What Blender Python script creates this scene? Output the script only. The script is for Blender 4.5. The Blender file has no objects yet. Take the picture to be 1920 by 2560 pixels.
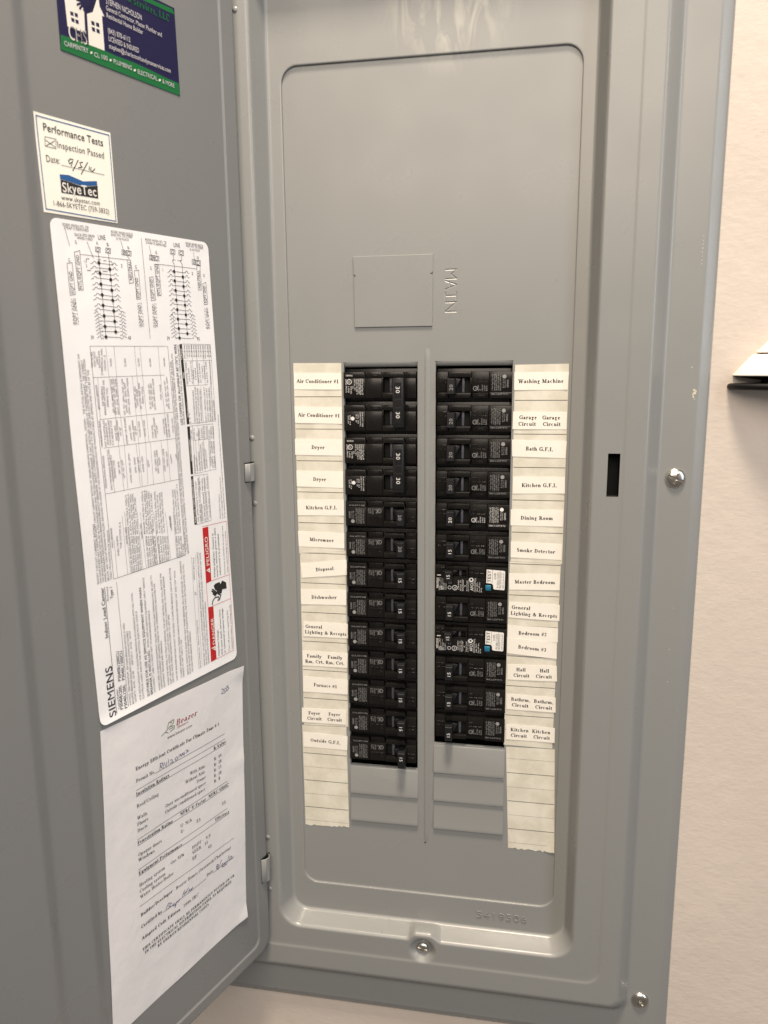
import bpy, bmesh, math, random
from mathutils import Vector, Matrix
random.seed(7)
PI = math.pi
scene = bpy.context.scene
col = scene.collection
Z0 = 1.5                                   # height of the first breaker row above the floor, metres

def W(x, y, h):                            # panel millimetres (right, up, out of the wall) -> world metres
    return Vector((x / 1000.0, -h / 1000.0, Z0 + y / 1000.0))
def V(x, y, h):                            # same axes, local (no base height)
    return Vector((x / 1000.0, -h / 1000.0, y / 1000.0))

# ---------------------------------------------------------------- camera
cam = bpy.data.cameras.new('camera')
camo = bpy.data.objects.new('camera', cam); col.objects.link(camo)
right = Vector((0.98445436, 0.17544656, -0.0082538))
down = Vector((0.02428437, -0.18250321, -0.98290531))
fwd = Vector((-0.1739537, 0.96742498, -0.18392669))
R3 = Matrix((right, -down, -fwd)).transposed()
camo.matrix_world = Matrix.Translation(W(181.06, -0.08, 595.49)) @ R3.to_4x4()
cam.sensor_fit = 'VERTICAL'; cam.sensor_height = 9.8; cam.sensor_width = 7.35
cam.lens = 1926.9 / 2560 * 9.8
cam.clip_start = 0.01; cam.clip_end = 50
cam.dof.use_dof = True; cam.dof.focus_distance = 0.585; cam.dof.aperture_fstop = 2.6
scene.camera = camo

# ---------------------------------------------------------------- light
world = bpy.data.worlds.new('World'); scene.world = world; world.use_nodes = True
bg = world.node_tree.nodes['Background']
bg.inputs['Color'].default_value = (1.0, 0.86, 0.74, 1); bg.inputs['Strength'].default_value = 0.15
def area(name, loc, target, sx, sy, power, color):
    l = bpy.data.lights.new(name, 'AREA'); l.shape = 'RECTANGLE'; l.size = sx; l.size_y = sy
    l.energy = power; l.color = color
    o = bpy.data.objects.new(name, l); col.objects.link(o); o.location = loc
    o.rotation_euler = (Vector(target) - Vector(loc)).to_track_quat('-Z', 'Y').to_euler()
    return o
area('ceiling_light', (0.20, -0.55, 3.10), (0.18, -0.30, 1.4), 0.34, 0.28, 47.0, (1.0, 0.85, 0.68))
area('window_light', (1.6, -1.15, 1.95), (0.1, 0, 1.45), 0.36, 1.5, 12.0, (0.76, 0.87, 1.0))
area('room_fill', (0.25, -2.0, 2.62), (0.15, 0, 1.45), 1.7, 1.4, 36.0, (1.0, 0.87, 0.73))  # added fill for the lit room, widened to give the enamel its sheen
scene.view_settings.view_transform = 'Standard'; scene.view_settings.look = 'None'
scene.view_settings.exposure = 0.06; scene.view_settings.gamma = 1.0

# ---------------------------------------------------------------- materials
MAT = {}
def mat(name, color, rough=0.5, metal=0.0, spec=0.5, bump=None, mottle=None, coat=0.0, rvar=None):
    m = bpy.data.materials.new(name); m.use_nodes = True
    nt = m.node_tree; b = nt.nodes['Principled BSDF']
    b.inputs['Base Color'].default_value = (*color, 1); b.inputs['Roughness'].default_value = rough
    b.inputs['Metallic'].default_value = metal; b.inputs['Specular IOR Level'].default_value = spec
    b.inputs['Coat Weight'].default_value = coat; b.inputs['Coat Roughness'].default_value = 0.12
    geo = nt.nodes.new('ShaderNodeNewGeometry')
    def noise(scale, vec=None, detail=3, rough_=0.5):
        n = nt.nodes.new('ShaderNodeTexNoise'); n.inputs['Scale'].default_value = scale
        n.inputs['Detail'].default_value = detail; n.inputs['Roughness'].default_value = rough_
        src = geo.outputs['Position']
        if vec:
            mp = nt.nodes.new('ShaderNodeMapping'); mp.inputs['Scale'].default_value = vec
            nt.links.new(src, mp.inputs['Vector']); src = mp.outputs['Vector']
        nt.links.new(src, n.inputs['Vector']); return n
    if bump:
        last = None
        for (sc, dist, vec, det) in bump:
            n = noise(sc, vec, det)
            bp = nt.nodes.new('ShaderNodeBump'); bp.inputs['Strength'].default_value = 1.0
            bp.inputs['Distance'].default_value = dist
            nt.links.new(n.outputs['Fac'], bp.inputs['Height'])
            if last: nt.links.new(last.outputs['Normal'], bp.inputs['Normal'])
            last = bp
        nt.links.new(last.outputs['Normal'], b.inputs['Normal'])
    if mottle:
        sc, c2, vec, lo, hi = mottle
        n = noise(sc, vec, 5, 0.6)
        rp = nt.nodes.new('ShaderNodeMapRange'); rp.interpolation_type = 'SMOOTHSTEP'; rp.inputs['From Min'].default_value = lo; rp.inputs['From Max'].default_value = hi
        nt.links.new(n.outputs['Fac'], rp.inputs['Value'])
        mx = nt.nodes.new('ShaderNodeMix'); mx.data_type = 'RGBA'
        mx.inputs[6].default_value = (*color, 1); mx.inputs[7].default_value = (*c2, 1)
        nt.links.new(rp.outputs['Result'], mx.inputs[0]); nt.links.new(mx.outputs[2], b.inputs['Base Color'])
    if rvar:
        n = noise(rvar[0], rvar[3] if len(rvar) > 3 else None, 4)
        rp = nt.nodes.new('ShaderNodeMapRange'); rp.interpolation_type = 'SMOOTHERSTEP'; rp.inputs['To Min'].default_value = rvar[1]; rp.inputs['To Max'].default_value = rvar[2]
        rp.inputs['From Min'].default_value = 0.2; rp.inputs['From Max'].default_value = 0.8
        nt.links.new(n.outputs['Fac'], rp.inputs['Value']); nt.links.new(rp.outputs['Result'], b.inputs['Roughness'])
    MAT[name] = m; return m
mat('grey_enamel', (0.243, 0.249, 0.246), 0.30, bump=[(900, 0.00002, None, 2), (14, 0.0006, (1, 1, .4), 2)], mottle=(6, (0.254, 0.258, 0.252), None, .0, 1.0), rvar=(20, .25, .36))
def smudge(m):
    # a wiped, hazy patch near the top of the cover and a faint one on the plate
    nt = m.node_tree; b = nt.nodes['Principled BSDF']
    geo = nt.nodes.new('ShaderNodeNewGeometry'); src = b.inputs['Base Color'].links[0].from_socket
    sub = nt.nodes.new('ShaderNodeVectorMath'); sub.operation = 'DISTANCE'; sub.inputs[1].default_value = (0.122, -0.002, 1.757)
    nt.links.new(geo.outputs['Position'], sub.inputs[0])
    mr = nt.nodes.new('ShaderNodeMapRange'); mr.inputs['From Min'].default_value = 0.055; mr.inputs['From Max'].default_value = 0.02
    nt.links.new(sub.outputs['Value'], mr.inputs['Value'])
    mp = nt.nodes.new('ShaderNodeMapping'); mp.inputs['Scale'].default_value = (1, 1, .38); mp.inputs['Rotation'].default_value = (0, .5, 0)
    nt.links.new(geo.outputs['Position'], mp.inputs['Vector'])
    n = nt.nodes.new('ShaderNodeTexNoise'); n.inputs['Scale'].default_value = 75; n.inputs['Detail'].default_value = 5
    n.inputs['Distortion'].default_value = 1.2
    nt.links.new(mp.outputs['Vector'], n.inputs['Vector'])
    th = nt.nodes.new('ShaderNodeMapRange'); th.inputs['From Min'].default_value = .44; th.inputs['From Max'].default_value = .62; th.inputs['To Max'].default_value = .6
    nt.links.new(n.outputs['Fac'], th.inputs['Value'])
    mu = nt.nodes.new('ShaderNodeMath'); mu.operation = 'MULTIPLY'
    nt.links.new(mr.outputs['Result'], mu.inputs[0]); nt.links.new(th.outputs['Result'], mu.inputs[1])
    mx = nt.nodes.new('ShaderNodeMix'); mx.data_type = 'RGBA'; mx.inputs[7].default_value = (.50, .48, .42, 1)
    nt.links.new(mu.outputs[0], mx.inputs[0]); nt.links.new(src, mx.inputs[6]); nt.links.new(mx.outputs[2], b.inputs['Base Color'])
smudge(MAT['grey_enamel'])
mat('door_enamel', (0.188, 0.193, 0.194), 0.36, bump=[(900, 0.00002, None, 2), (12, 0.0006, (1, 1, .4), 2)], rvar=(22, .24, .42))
mat('inner_dark', (0.0035, 0.0035, 0.0035), 0.8)  # near black puts the shade inside slots, wells and box into the colour
mat('black_plastic', (0.008, 0.0072, 0.0066), 0.26, spec=0.42, bump=[(2500, 0.00001, None, 2)], rvar=(60, .20, .32))
mat('black_label', (0.007, 0.007, 0.008), 0.42, spec=0.3)
mat('handle_plastic', (0.011, 0.0115, 0.013), 0.42, spec=0.35)
mat('grey_bar', (0.10, 0.10, 0.12), 0.4)
mat('print_white', (0.72, 0.71, 0.70), 0.6)
mat('print_grey', (0.27, 0.268, 0.265), 0.6)
mat('sticker_white', (0.78, 0.76, 0.72), 0.45)
mat('blue_button', (0.015, 0.15, 0.25), 0.35)
mat('ink', (0.015, 0.014, 0.014), 0.6)
mat('ink_soft', (0.06, 0.055, 0.055), 0.6)
mat('paper_strip', (0.60, 0.57, 0.475), 0.75, bump=[(300, 0.00006, None, 3)], mottle=(55, (0.70, 0.67, 0.58), None, .35, .65))
mat('paper_label', (0.83, 0.79, 0.715), 0.6, bump=[(260, 0.00005, None, 3)], mottle=(90, (0.80, 0.765, 0.69), None, .35, .65))
mat('paper_white', (0.86, 0.86, 0.88), 0.42, bump=[(30, 0.0006, None, 2)])
mat('paper_matte', (0.71, 0.70, 0.715), 0.8, bump=[(45, 0.0007, None, 3), (500, 0.00004, None, 2)])
mat('sticker_cream', (0.86, 0.84, 0.76), 0.5)
mat('card_navy', (0.009, 0.008, 0.050), 0.5, spec=.3)
mat('card_green', (0.006, 0.13, 0.036), 0.5, spec=.3)
mat('card_white', (0.72, 0.70, 0.65), 0.4)
mat('card_letter', (0.48, 0.47, 0.50), 0.4)
mat('ink_blue', (0.012, 0.09, 0.28), 0.5)
mat('ink_pen', (0.045, 0.05, 0.16), 0.5)
mat('ink_red', (0.50, 0.012, 0.015), 0.45)
mat('ink_darkred', (0.28, 0.02, 0.035), 0.5)
mat('ink_green', (0.09, 0.15, 0.03), 0.5)
mat('zinc', (0.66, 0.64, 0.60), 0.27, metal=1.0, bump=[(700, 0.00003, None, 3)])
mat('zinc_dark', (0.20, 0.20, 0.195), 0.25, metal=1.0)
mat('wall_paint', (0.615, 0.545, 0.482), 0.72, bump=[(330, 0.00017, (.6, 1, 1.3), 3), (60, 0.0005, None, 2)], mottle=(7, (0.585, 0.515, 0.455), None, .35, .65))
mat('lamp_white', (0.86, 0.83, 0.77), 0.45)
mat('lamp_black', (0.005, 0.005, 0.005), 0.5, spec=.25, bump=[(900, 0.00008, None, 3)])
mat('paint_chip', (0.62, 0.56, 0.42), 0.6)

# ---------------------------------------------------------------- mesh helpers
class MB:
    def __init__(s): s.v = []; s.f = []; s.m = []
    def face(s, pts, mi=0):
        i = len(s.v); s.v += [tuple(p) for p in pts]; s.f.append(tuple(range(i, i + len(pts)))); s.m.append(mi)
    def add(s, vs, fs, mi=0):
        i = len(s.v); s.v += [tuple(p) for p in vs]
        for f in fs: s.f.append(tuple(i + k for k in f)); s.m.append(mi)
    def loft(s, loops, closed=True, mi=0, cap0=False, cap1=False):
        n = len(loops[0]); i0 = len(s.v)
        for l in loops: s.v += [tuple(p) for p in l]
        for a in range(len(loops) - 1):
            for k in range(n if closed else n - 1):
                k2 = (k + 1) % n
                s.f.append((i0 + a * n + k, i0 + a * n + k2, i0 + (a + 1) * n + k2, i0 + (a + 1) * n + k)); s.m.append(mi)
        if cap0: s.f.append(tuple(i0 + k for k in reversed(range(n)))); s.m.append(mi)
        if cap1: s.f.append(tuple(i0 + (len(loops) - 1) * n + k for k in range(n))); s.m.append(mi)
    def box(s, x0, x1, y0, y1, h0, h1, b=0.0, mi=0):
        s.prism([(x0, y0), (x1, y0), (x1, y1), (x0, y1)], h0, h1, b, mi)
    def prism(s, poly, h0, h1, b=0.0, mi=0, htop=None):
        # polygon (counter-clockwise) extruded from h0 to h1 with a small bevel round the front
        def inset(P, d):
            out = []
            n = len(P)
            for i in range(n):
                a = Vector(P[i - 1]); c = Vector(P[i]); e = Vector(P[(i + 1) % n])
                d1 = (c - a).normalized(); d2 = (e - c).normalized()
                n1 = Vector((-d1.y, d1.x)); n2 = Vector((-d2.y, d2.x))
                m_ = n1 + n2; L = max(m_.dot(n1), 0.3); m_ = m_ / L
                out.append((c.x + m_.x * d, c.y + m_.y * d))
            return out
        ht = htop or (lambda x, y: h1)
        if b > 0:
            P1 = inset(poly, b * .35); P2 = inset(poly, b)
            loops = [[(x, y, h0) for x, y in poly], [(x, y, ht(x, y) - b) for x, y in poly],
                     [(x, y, ht(x, y) - b * .3) for x, y in P1], [(x, y, ht(x, y)) for x, y in P2]]
        else:
            loops = [[(x, y, h0) for x, y in poly], [(x, y, ht(x, y)) for x, y in poly]]
        s.loft(loops, True, mi, True, True)
    def lathe(s, prof, cx, cy, ch, axis='h', n=32, mi=0, cap0=True, cap1=True):
        loops = []
        for r, t in prof:
            if axis == 'h': loops.append([(cx + r * math.cos(2 * PI * k / n), cy + r * math.sin(2 * PI * k / n), ch + t) for k in range(n)])
            else: loops.append([(cx + r * math.cos(-2 * PI * k / n), cy + t, ch + r * math.sin(-2 * PI * k / n)) for k in range(n)])
        s.loft(loops, True, mi, cap0, cap1)
    def build(s, name, mats, parent=None, conv=W, smooth=None, recalc=False):
        me = bpy.data.meshes.new(name)
        me.from_pydata([conv(*p) for p in s.v], [], s.f)
        if isinstance(mats, str): mats = [mats]
        for m in mats: me.materials.append(MAT[m])
        if len(mats) > 1: me.polygons.foreach_set('material_index', s.m)
        if recalc:
            bm = bmesh.new(); bm.from_mesh(me); bmesh.ops.remove_doubles(bm, verts=bm.verts, dist=1e-7)
            bmesh.ops.recalc_face_normals(bm, faces=bm.faces); bm.to_mesh(me); bm.free()
        me.update()
        if smooth is not None: do_smooth(me, smooth)
        o = bpy.data.objects.new(name, me); col.objects.link(o)
        if parent: o.parent = parent
        return o
def do_smooth(me, ang):
    me.polygons.foreach_set('use_smooth', [True] * len(me.polygons))
    me.set_sharp_from_angle(angle=math.radians(ang))
def tag(o, label=None, cat=None, group=None, kind=None):
    if label: o['label'] = label
    if cat: o['category'] = cat
    if group: o['group'] = group
    if kind: o['kind'] = kind
    return o
def empty(name, loc=(0, 0, 0), rot=(0, 0, 0), parent=None):
    o = bpy.data.objects.new(name, None); o.empty_display_size = 0.01; col.objects.link(o)
    o.location = loc; o.rotation_euler = rot
    if parent: o.parent = parent
    return o
def boolean(o, cutter):
    # cut in millimetres, where the exact solver is at ease, then back to metres
    bpy.context.view_layer.update()
    S = Matrix.Scale(1000, 4) @ Matrix.Translation((0, 0, -Z0)); M = S @ o.matrix_world
    tm = o.data.copy(); tm.transform(M); cm = cutter.data; cm.transform(S)
    for me in (tm, cm):
        bm = bmesh.new(); bm.from_mesh(me)
        if me is cm: bmesh.ops.recalc_face_normals(bm, faces=bm.faces)
        bm.to_mesh(me); bm.free()
    to = bpy.data.objects.new('tmp', tm); col.objects.link(to)
    md = to.modifiers.new('cut', 'BOOLEAN'); md.operation = 'DIFFERENCE'; md.object = cutter; md.solver = 'EXACT'; md.use_self = True
    bpy.context.view_layer.update(); dg = bpy.context.evaluated_depsgraph_get()
    me = bpy.data.meshes.new_from_object(to.evaluated_get(dg), preserve_all_data_layers=True, depsgraph=dg)
    me.transform(M.inverted()); me.name = o.name
    bpy.data.objects.remove(to); bpy.data.objects.remove(cutter); o.data = me
def rrect(x0, x1, y0, y1, r, per=8, xs=(), ys=()):
    # rounded rectangle, counter-clockwise; xs / ys add points along the bottom and the sides
    P = []
    for cx, cy, a in ((x1 - r, y0 + r, -90), (x1 - r, y1 - r, 0), (x0 + r, y1 - r, 90), (x0 + r, y0 + r, 180)):
        for k in range(per + 1):
            t = math.radians(a + 90 * k / per); P.append((cx + r * math.cos(t), cy + r * math.sin(t)))
    # order: bottom-right corner .. bottom-left corner; close along the bottom with xs
    for x in xs: P.append((x, y0))
    return P

# ---------------------------------------------------------------- lettering
GL = {}
_tc = bpy.data.curves.new('t', 'FONT'); _to = bpy.data.objects.new('t', _tc); col.objects.link(_to)
def _ext(body):
    _tc.body = body; bpy.context.view_layer.update(); dg = bpy.context.evaluated_depsgraph_get()
    me = bpy.data.meshes.new_from_object(_to.evaluated_get(dg), depsgraph=dg)
    vs = [(v.co.x, v.co.y) for v in me.vertices]; fs = [tuple(p.vertices) for p in me.polygons]
    bpy.data.meshes.remove(me); return vs, fs
def cache_font(style, offset, res, chars):
    _tc.offset = offset; _tc.resolution_u = res
    capv, _ = _ext('H'); cap = max(v[1] for v in capv)
    base = max(v[0] for v in _ext('II')[0]); one = max(v[0] for v in _ext('I')[0]); 
    G = {}
    for c in chars:
        if c == ' ': G[c] = (0.33, [], []); continue
        vs, fs = _ext(c)
        adv = max(v[0] for v in _ext(c + 'I')[0]) - one
        G[c] = (adv / cap, [(x / cap, y / cap) for x, y in vs], fs)
    G[' '] = ((max(v[0] for v in _ext('I I')[0]) - base) / cap, [], [])
    GL[style] = G

# a small serif face of its own, thick stems and thin hairlines
def serif_face(style, T, t):
    def seg(x0, y0, x1, y1, w):
        dx, dy = x1 - x0, y1 - y0; L = math.hypot(dx, dy) or 1; nx, ny = -dy / L * w / 2, dx / L * w / 2
        return [(x0 + nx, y0 + ny), (x0 - nx, y0 - ny), (x1 - nx, y1 - ny), (x1 + nx, y1 + ny)]
    def arc(cx, cy, rx, ry, a0, a1, n=9):
        n = max(3, int(abs(a1 - a0) / 30)); out = []
        for k in range(n):
            q = []
            for a in (a0 + (a1 - a0) * k / n, a0 + (a1 - a0) * (k + 1) / n):
                c_, s_ = math.cos(math.radians(a)), math.sin(math.radians(a)); w = t + (T - t) * abs(c_) ** 1.3
                q.append(((cx + (rx) * c_, cy + ry * s_), (cx + (rx - w) * c_, cy + (ry - w) * s_)))
            out.append([q[0][0], q[1][0], q[1][1], q[0][1]])
        return out
    S = {
    'A': (.76, 'd.1 .03 .38 1 t;d.36 1 .65 .03 T;s.2 .54 .33;s0 .22 0;s.5 .78 0'), 'B': (.7, 'v.2 0 1;s.04 .42 1;s.04 .42 0;s.2 .44 .52;o.36 .76 .24 .24 -90 90;o.38 .26 .28 .26 -90 90'),
    'C': (.72, 'o.4 .5 .36 .5 50 310;v.68 .66 1 t;'), 'D': (.76, 'v.2 0 1;s.04 .4 1;s.04 .4 0;o.34 .5 .38 .5 -90 90'),
    'E': (.68, 'v.2 0 1;s.04 .6 1;s.04 .62 0;s.2 .46 .5;v.6 .76 1 t;v.62 0 .25 t;v.46 .4 .62 t'), 'F': (.62, 'v.2 0 1;s.04 .58 1;s.04 .38 0;s.2 .46 .5;v.57 .76 1 t;v.45 .4 .62 t'),
    'G': (.78, 'o.4 .5 .36 .5 50 310;v.68 .68 1 t;v.66 .05 .42;s.48 .8 .42'), 'H': (.8, 'v.2 0 1;v.62 0 1;s.2 .62 .5;s.04 .36 1;s.04 .36 0;s.46 .78 1;s.46 .78 0'),
    'I': (.4, 'v.2 0 1;s.04 .36 1;s.04 .36 0'), 'J': (.5, 'v.32 .15 1;s.14 .48 1;o.2 .18 .2 .2 180 360'), 'K': (.8, 'v.2 0 1;d.26 .42 .64 1 t;d.32 .54 .66 .03 T;s.04 .36 1;s.04 .36 0;s.5 .78 1;s.5 .8 0'),
    'L': (.66, 'v.2 0 1;s.04 .36 1;s.04 .6 0;v.6 0 .26 t'), 'M': (.96, 'v.16 0 1 t;d.18 1 .46 .05 T;d.46 .05 .76 1 t;v.76 0 1;s.02 .26 1;s.02 .3 0;s.62 .92 0;s.7 .92 1'),
    'N': (.78, 'v.16 0 1 t;d.16 1 .64 .03 T;v.64 0 1 t;s.02 .26 1;s.02 .3 0;s.5 .78 1'), 'O': (.8, 'o.4 .5 .36 .5 0 360'), 'P': (.66, 'v.2 0 1;s.04 .42 1;s.04 .38 0;s.2 .4 .46;o.36 .73 .26 .27 -90 90'),
    'Q': (.8, 'o.4 .5 .36 .5 0 360;d.4 .05 .7 -.2 T'), 'R': (.76, 'v.2 0 1;s.04 .42 1;s.04 .36 0;s.2 .4 .48;o.36 .74 .25 .26 -90 90;d.38 .48 .64 .03 T;s.56 .78 0'),
    'S': (.6, 'o.3 .75 .22 .25 30 250;o.3 .26 .24 .26 -150 80;d.14 .62 .46 .4 T'), 'T': (.7, 'v.34 0 1;s.04 .64 1;v.05 .74 1 t;v.63 .74 1 t;s.18 .5 0'), 'U': (.78, 'v.18 .3 1;v.62 .3 1 t;o.4 .3 .27 .3 180 360;s.03 .34 1;s.5 .76 1'),
    'V': (.76, 'd.12 1 .38 0 T;d.4 0 .66 1 t;s0 .26 1;s.54 .78 1'), 'W': (1.04, 'd.12 1 .32 0 T;d.34 0 .52 .9 t;d.5 1 .7 0 T;d.72 0 .92 1 t;s0 .26 1;s.38 .64 1;s.82 1.04 1'), 'X': (.76, 'd.14 1 .6 0 T;d.12 0 .62 1 t;s0 .26 1;s.52 .74 1;s.02 .24 0;s.5 .76 0'),
    'Y': (.74, 'd.12 1 .36 .45 T;d.38 .45 .62 1 t;v.36 0 .48;s0 .26 1;s.5 .74 1;s.2 .52 0'), 'Z': (.68, 'd.12 0 .56 1 T;s.08 .6 1;s.06 .6 0'),
    'a': (.52, 'o.22 .5 .17 .17 20 160;v.34 .08 .52;o.2 .17 .17 .17 60 300;s.34 .5 .02;s.16 .34 .36'), 'b': (.58, 'v.14 0 1;s.02 .2 1;o.3 .33 .24 .34 -140 140'), 'c': (.48, 'o.25 .33 .21 .34 55 305'),
    'd': (.58, 'v.42 0 1;s.3 .44 1;s.42 .56 .02;o.26 .33 .22 .34 40 320'), 'e': (.5, 'o.25 .33 .21 .34 10 310;s.08 .44 .36'), 'f': (.36, 'v.16 0 .8;o.3 .8 .18 .2 60 180;s.02 .34 .64;s.04 .3 0'),
    'g': (.54, 'o.24 .45 .18 .21 0 360;o.24 -.08 .2 .17 0 360;s.3 .5 .62;d.16 .24 .2 .08 t'), 'h': (.6, 'v.14 0 1;s.02 .2 1;v.44 0 .46;o.3 .44 .2 .22 0 130;s.02 .26 0;s.34 .56 0'), 'i': (.3, 'v.15 0 .64;s.03 .16 .64;s.02 .28 0;p.14 .88'),
    'j': (.3, 'v.17 -.1 .64;s.03 .16 .64;p.16 .88;o.06 -.1 .16 .15 -120 0'), 'k': (.6, 'v.14 0 1;s.02 .2 1;d.2 .3 .42 .64 t;d.24 .38 .46 .02 T;s.02 .26 0;s.36 .6 0;s.32 .54 .64'), 'l': (.3, 'v.15 0 1;s.02 .18 1;s.02 .28 0'),
    'm': (.88, 'v.14 0 .64;v.43 0 .46;v.72 0 .46;o.3 .44 .18 .22 0 130;o.59 .44 .18 .22 0 130;s.02 .2 .64;s.02 .26 0;s.33 .54 0;s.62 .84 0'), 'n': (.6, 'v.14 0 .64;v.44 0 .46;o.3 .44 .2 .22 0 130;s.02 .2 .64;s.02 .26 0;s.34 .56 0'),
    'o': (.52, 'o.26 .33 .23 .34 0 360'), 'p': (.58, 'v.14 -.28 .64;s.02 .2 .64;s.02 .28 -.28;o.3 .33 .24 .34 -140 140'), 'q': (.58, 'v.42 -.28 .64;s.3 .54 -.28;o.26 .33 .22 .34 40 320'), 'r': (.46, 'v.14 0 .64;s.02 .2 .64;s.02 .28 0;o.34 .46 .18 .2 60 150;p.38 .56'),
    's': (.42, 'o.2 .5 .16 .17 30 250;o.2 .17 .17 .18 -150 80;d.1 .42 .3 .26 T'), 't': (.36, 'v.16 .12 .84;s.02 .32 .64;o.27 .14 .18 .15 180 310'), 'u': (.6, 'v.14 .2 .64;v.44 0 .64;o.3 .2 .22 .22 190 330;s.02 .16 .64;s.32 .46 .64;s.44 .58 .02'),
    'v': (.54, 'd.1 .64 .26 0 T;d.28 0 .44 .64 t;s0 .2 .64;s.36 .54 .64'), 'w': (.78, 'd.1 .64 .24 0 T;d.26 0 .38 .6 t;d.36 .64 .52 0 T;d.54 0 .68 .64 t;s0 .2 .64;s.28 .46 .64;s.6 .78 .64'), 'x': (.54, 'd.1 .64 .42 0 T;d.1 0 .42 .64 t;s0 .2 .64;s.34 .52 0'),
    'y': (.54, 'd.1 .64 .28 .04 T;d.14 -.28 .44 .64 t;s0 .2 .64;s.36 .54 .64;p.1 -.22'), 'z': (.48, 'd.08 0 .38 .64 T;s.06 .42 .64;s.04 .42 0'),
    '0': (.54, 'o.27 .5 .22 .5 0 360'), '1': (.54, 'v.28 0 1;s.12 .3 .86;s.1 .46 0'), '2': (.54, 'o.26 .72 .2 .28 -20 170;d.1 .06 .4 .58 t;s.06 .48 .05;s.06 .46 .1'), '3': (.54, 'o.24 .76 .2 .24 -80 160;o.24 .27 .24 .28 -160 90'),
    '4': (.54, 'v.34 0 1;d.06 .3 .34 1 t;s.04 .5 .28'), '5': (.54, 's.12 .46 .98;s.12 .46 .92;d.14 .95 .1 .55 t;o.22 .3 .26 .32 -150 110'), '6': (.54, 'o.28 .32 .22 .33 0 360;o.42 .4 .36 .6 110 190'), '7': (.54, 's.06 .48 .98;s.06 .48 .92;d.2 0 .46 .95 t'),
    '8': (.54, 'o.27 .76 .2 .25 0 360;o.27 .26 .23 .28 0 360'), '9': (.54, 'o.26 .68 .22 .33 0 360;o.12 .6 .36 .6 -70 10'), '#': (.56, 'd.14 0 .26 1 t;d.34 0 .46 1 t;s.04 .54 .34;s.04 .54 .66'),
    '&': (.86, 'o.34 .78 .16 .22 0 360;o.3 .27 .26 .29 40 330;d.24 .7 .7 .03 T;d.46 .1 .66 .52 t;s.54 .8 .54'), '.': (.26, 'p.13 .06'), ',': (.26, 'p.13 .06;d.1 -.15 .16 .05 t'), '-': (.36, 's.04 .3 .32'), '/': (.36, 'd.04 -.05 .3 1 t'),
    '(': (.36, 'o.36 .4 .28 .62 110 250'), ')': (.36, 'o0 .4 .28 .62 -70 70'), '%': (.9, 'o.2 .72 .16 .26 0 360;o.66 .26 .16 .26 0 360;d.24 0 .66 1 t'), ':': (.3, 'p.14 .08;p.14 .55'), ' ': (.28, '')}
    G = {}
    for c, (adv, spec) in S.items():
        vs = []; fs = []
        def put(q):
            i = len(vs); vs.extend(q); fs.append(tuple(range(i, i + len(q))))
        for tok in spec.split(';'):
            if not tok: continue
            k = tok[0]; a = tok[1:].split(); w = T
            if a[-1] in 'Tt': w = T if a[-1] == 'T' else t; a = a[:-1]
            a = [float(q) for q in a]
            if k == 'v': put(seg(a[0], a[1], a[0], a[2], w))
            elif k == 's': put(seg(a[0], a[2], a[1], a[2], t * 1.1) if 0 else [(a[0], a[2] - (t if a[2] > .5 else 0)), (a[1], a[2] - (t if a[2] > .5 else 0)), (a[1], a[2] + (0 if a[2] > .5 else t)), (a[0], a[2] + (0 if a[2] > .5 else t))])
            elif k == 'd': put(seg(a[0], a[1], a[2], a[3], w))
            elif k == 'o':
                for q in arc(*a): put(q)
            elif k == 'p': put([(a[0] + T * .62 * math.cos(m * PI / 3), a[1] + T * .62 * math.sin(m * PI / 3)) for m in range(6)])
        G[c] = (adv + (T - .14) * .4, vs, fs)
    GL[style] = G
serif_face('S', .195, .085)
serif_face('t', .14, .07)
SANS = ''.join(chr(c) for c in range(33, 127)) + ' Ø°®©áéñóí~'
cache_font('s', 0.0, 2, SANS); cache_font('b', 0.010, 4, SANS)
M0 = GL['s']['M']; GL['b']['M'] = M0; cache_font('e', -0.02, 3, '0123456789ONFMAI-')
bpy.data.objects.remove(_to)
STY = {'s': 's', 'b': 'b', 'w': 'b', 'S': 'S', 't': 't', 'R': 't', 'G': 'S', 'W': 'b', 'd': 'b', 'i': 'b', 'e': 'e'}
def write(mb, txt, p0, p1, h, style, emit, mi=0, fit=True, center=False, slant=0.0):
    """txt laid along the baseline p0->p1 (2-D), cap height h; emit maps 2-D points to the mesh space"""
    G = GL[STY.get(style, style)]
    track = 0.04
    wid = sum(G.get(c, G['-'])[0] + track for c in txt) - track
    d = Vector((p1[0] - p0[0], p1[1] - p0[1])); L = d.length; d.normalize(); n = Vector((-d.y, d.x))
    sx = L / wid if fit else h
    if center: x = (L - wid * sx) / 2
    else: x = 0.0
    for c in txt:
        adv, vs, fs = G.get(c, G['-'])
        if vs:
            pts = []
            for gx, gy in vs:
                a = x + (gx + slant * gy) * sx; b = gy * h
                pts.append(emit(p0[0] + d.x * a + n.x * b, p0[1] + d.y * a + n.y * b))
            mb.add(pts, fs, mi)
        x += (adv + track) * sx
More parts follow.
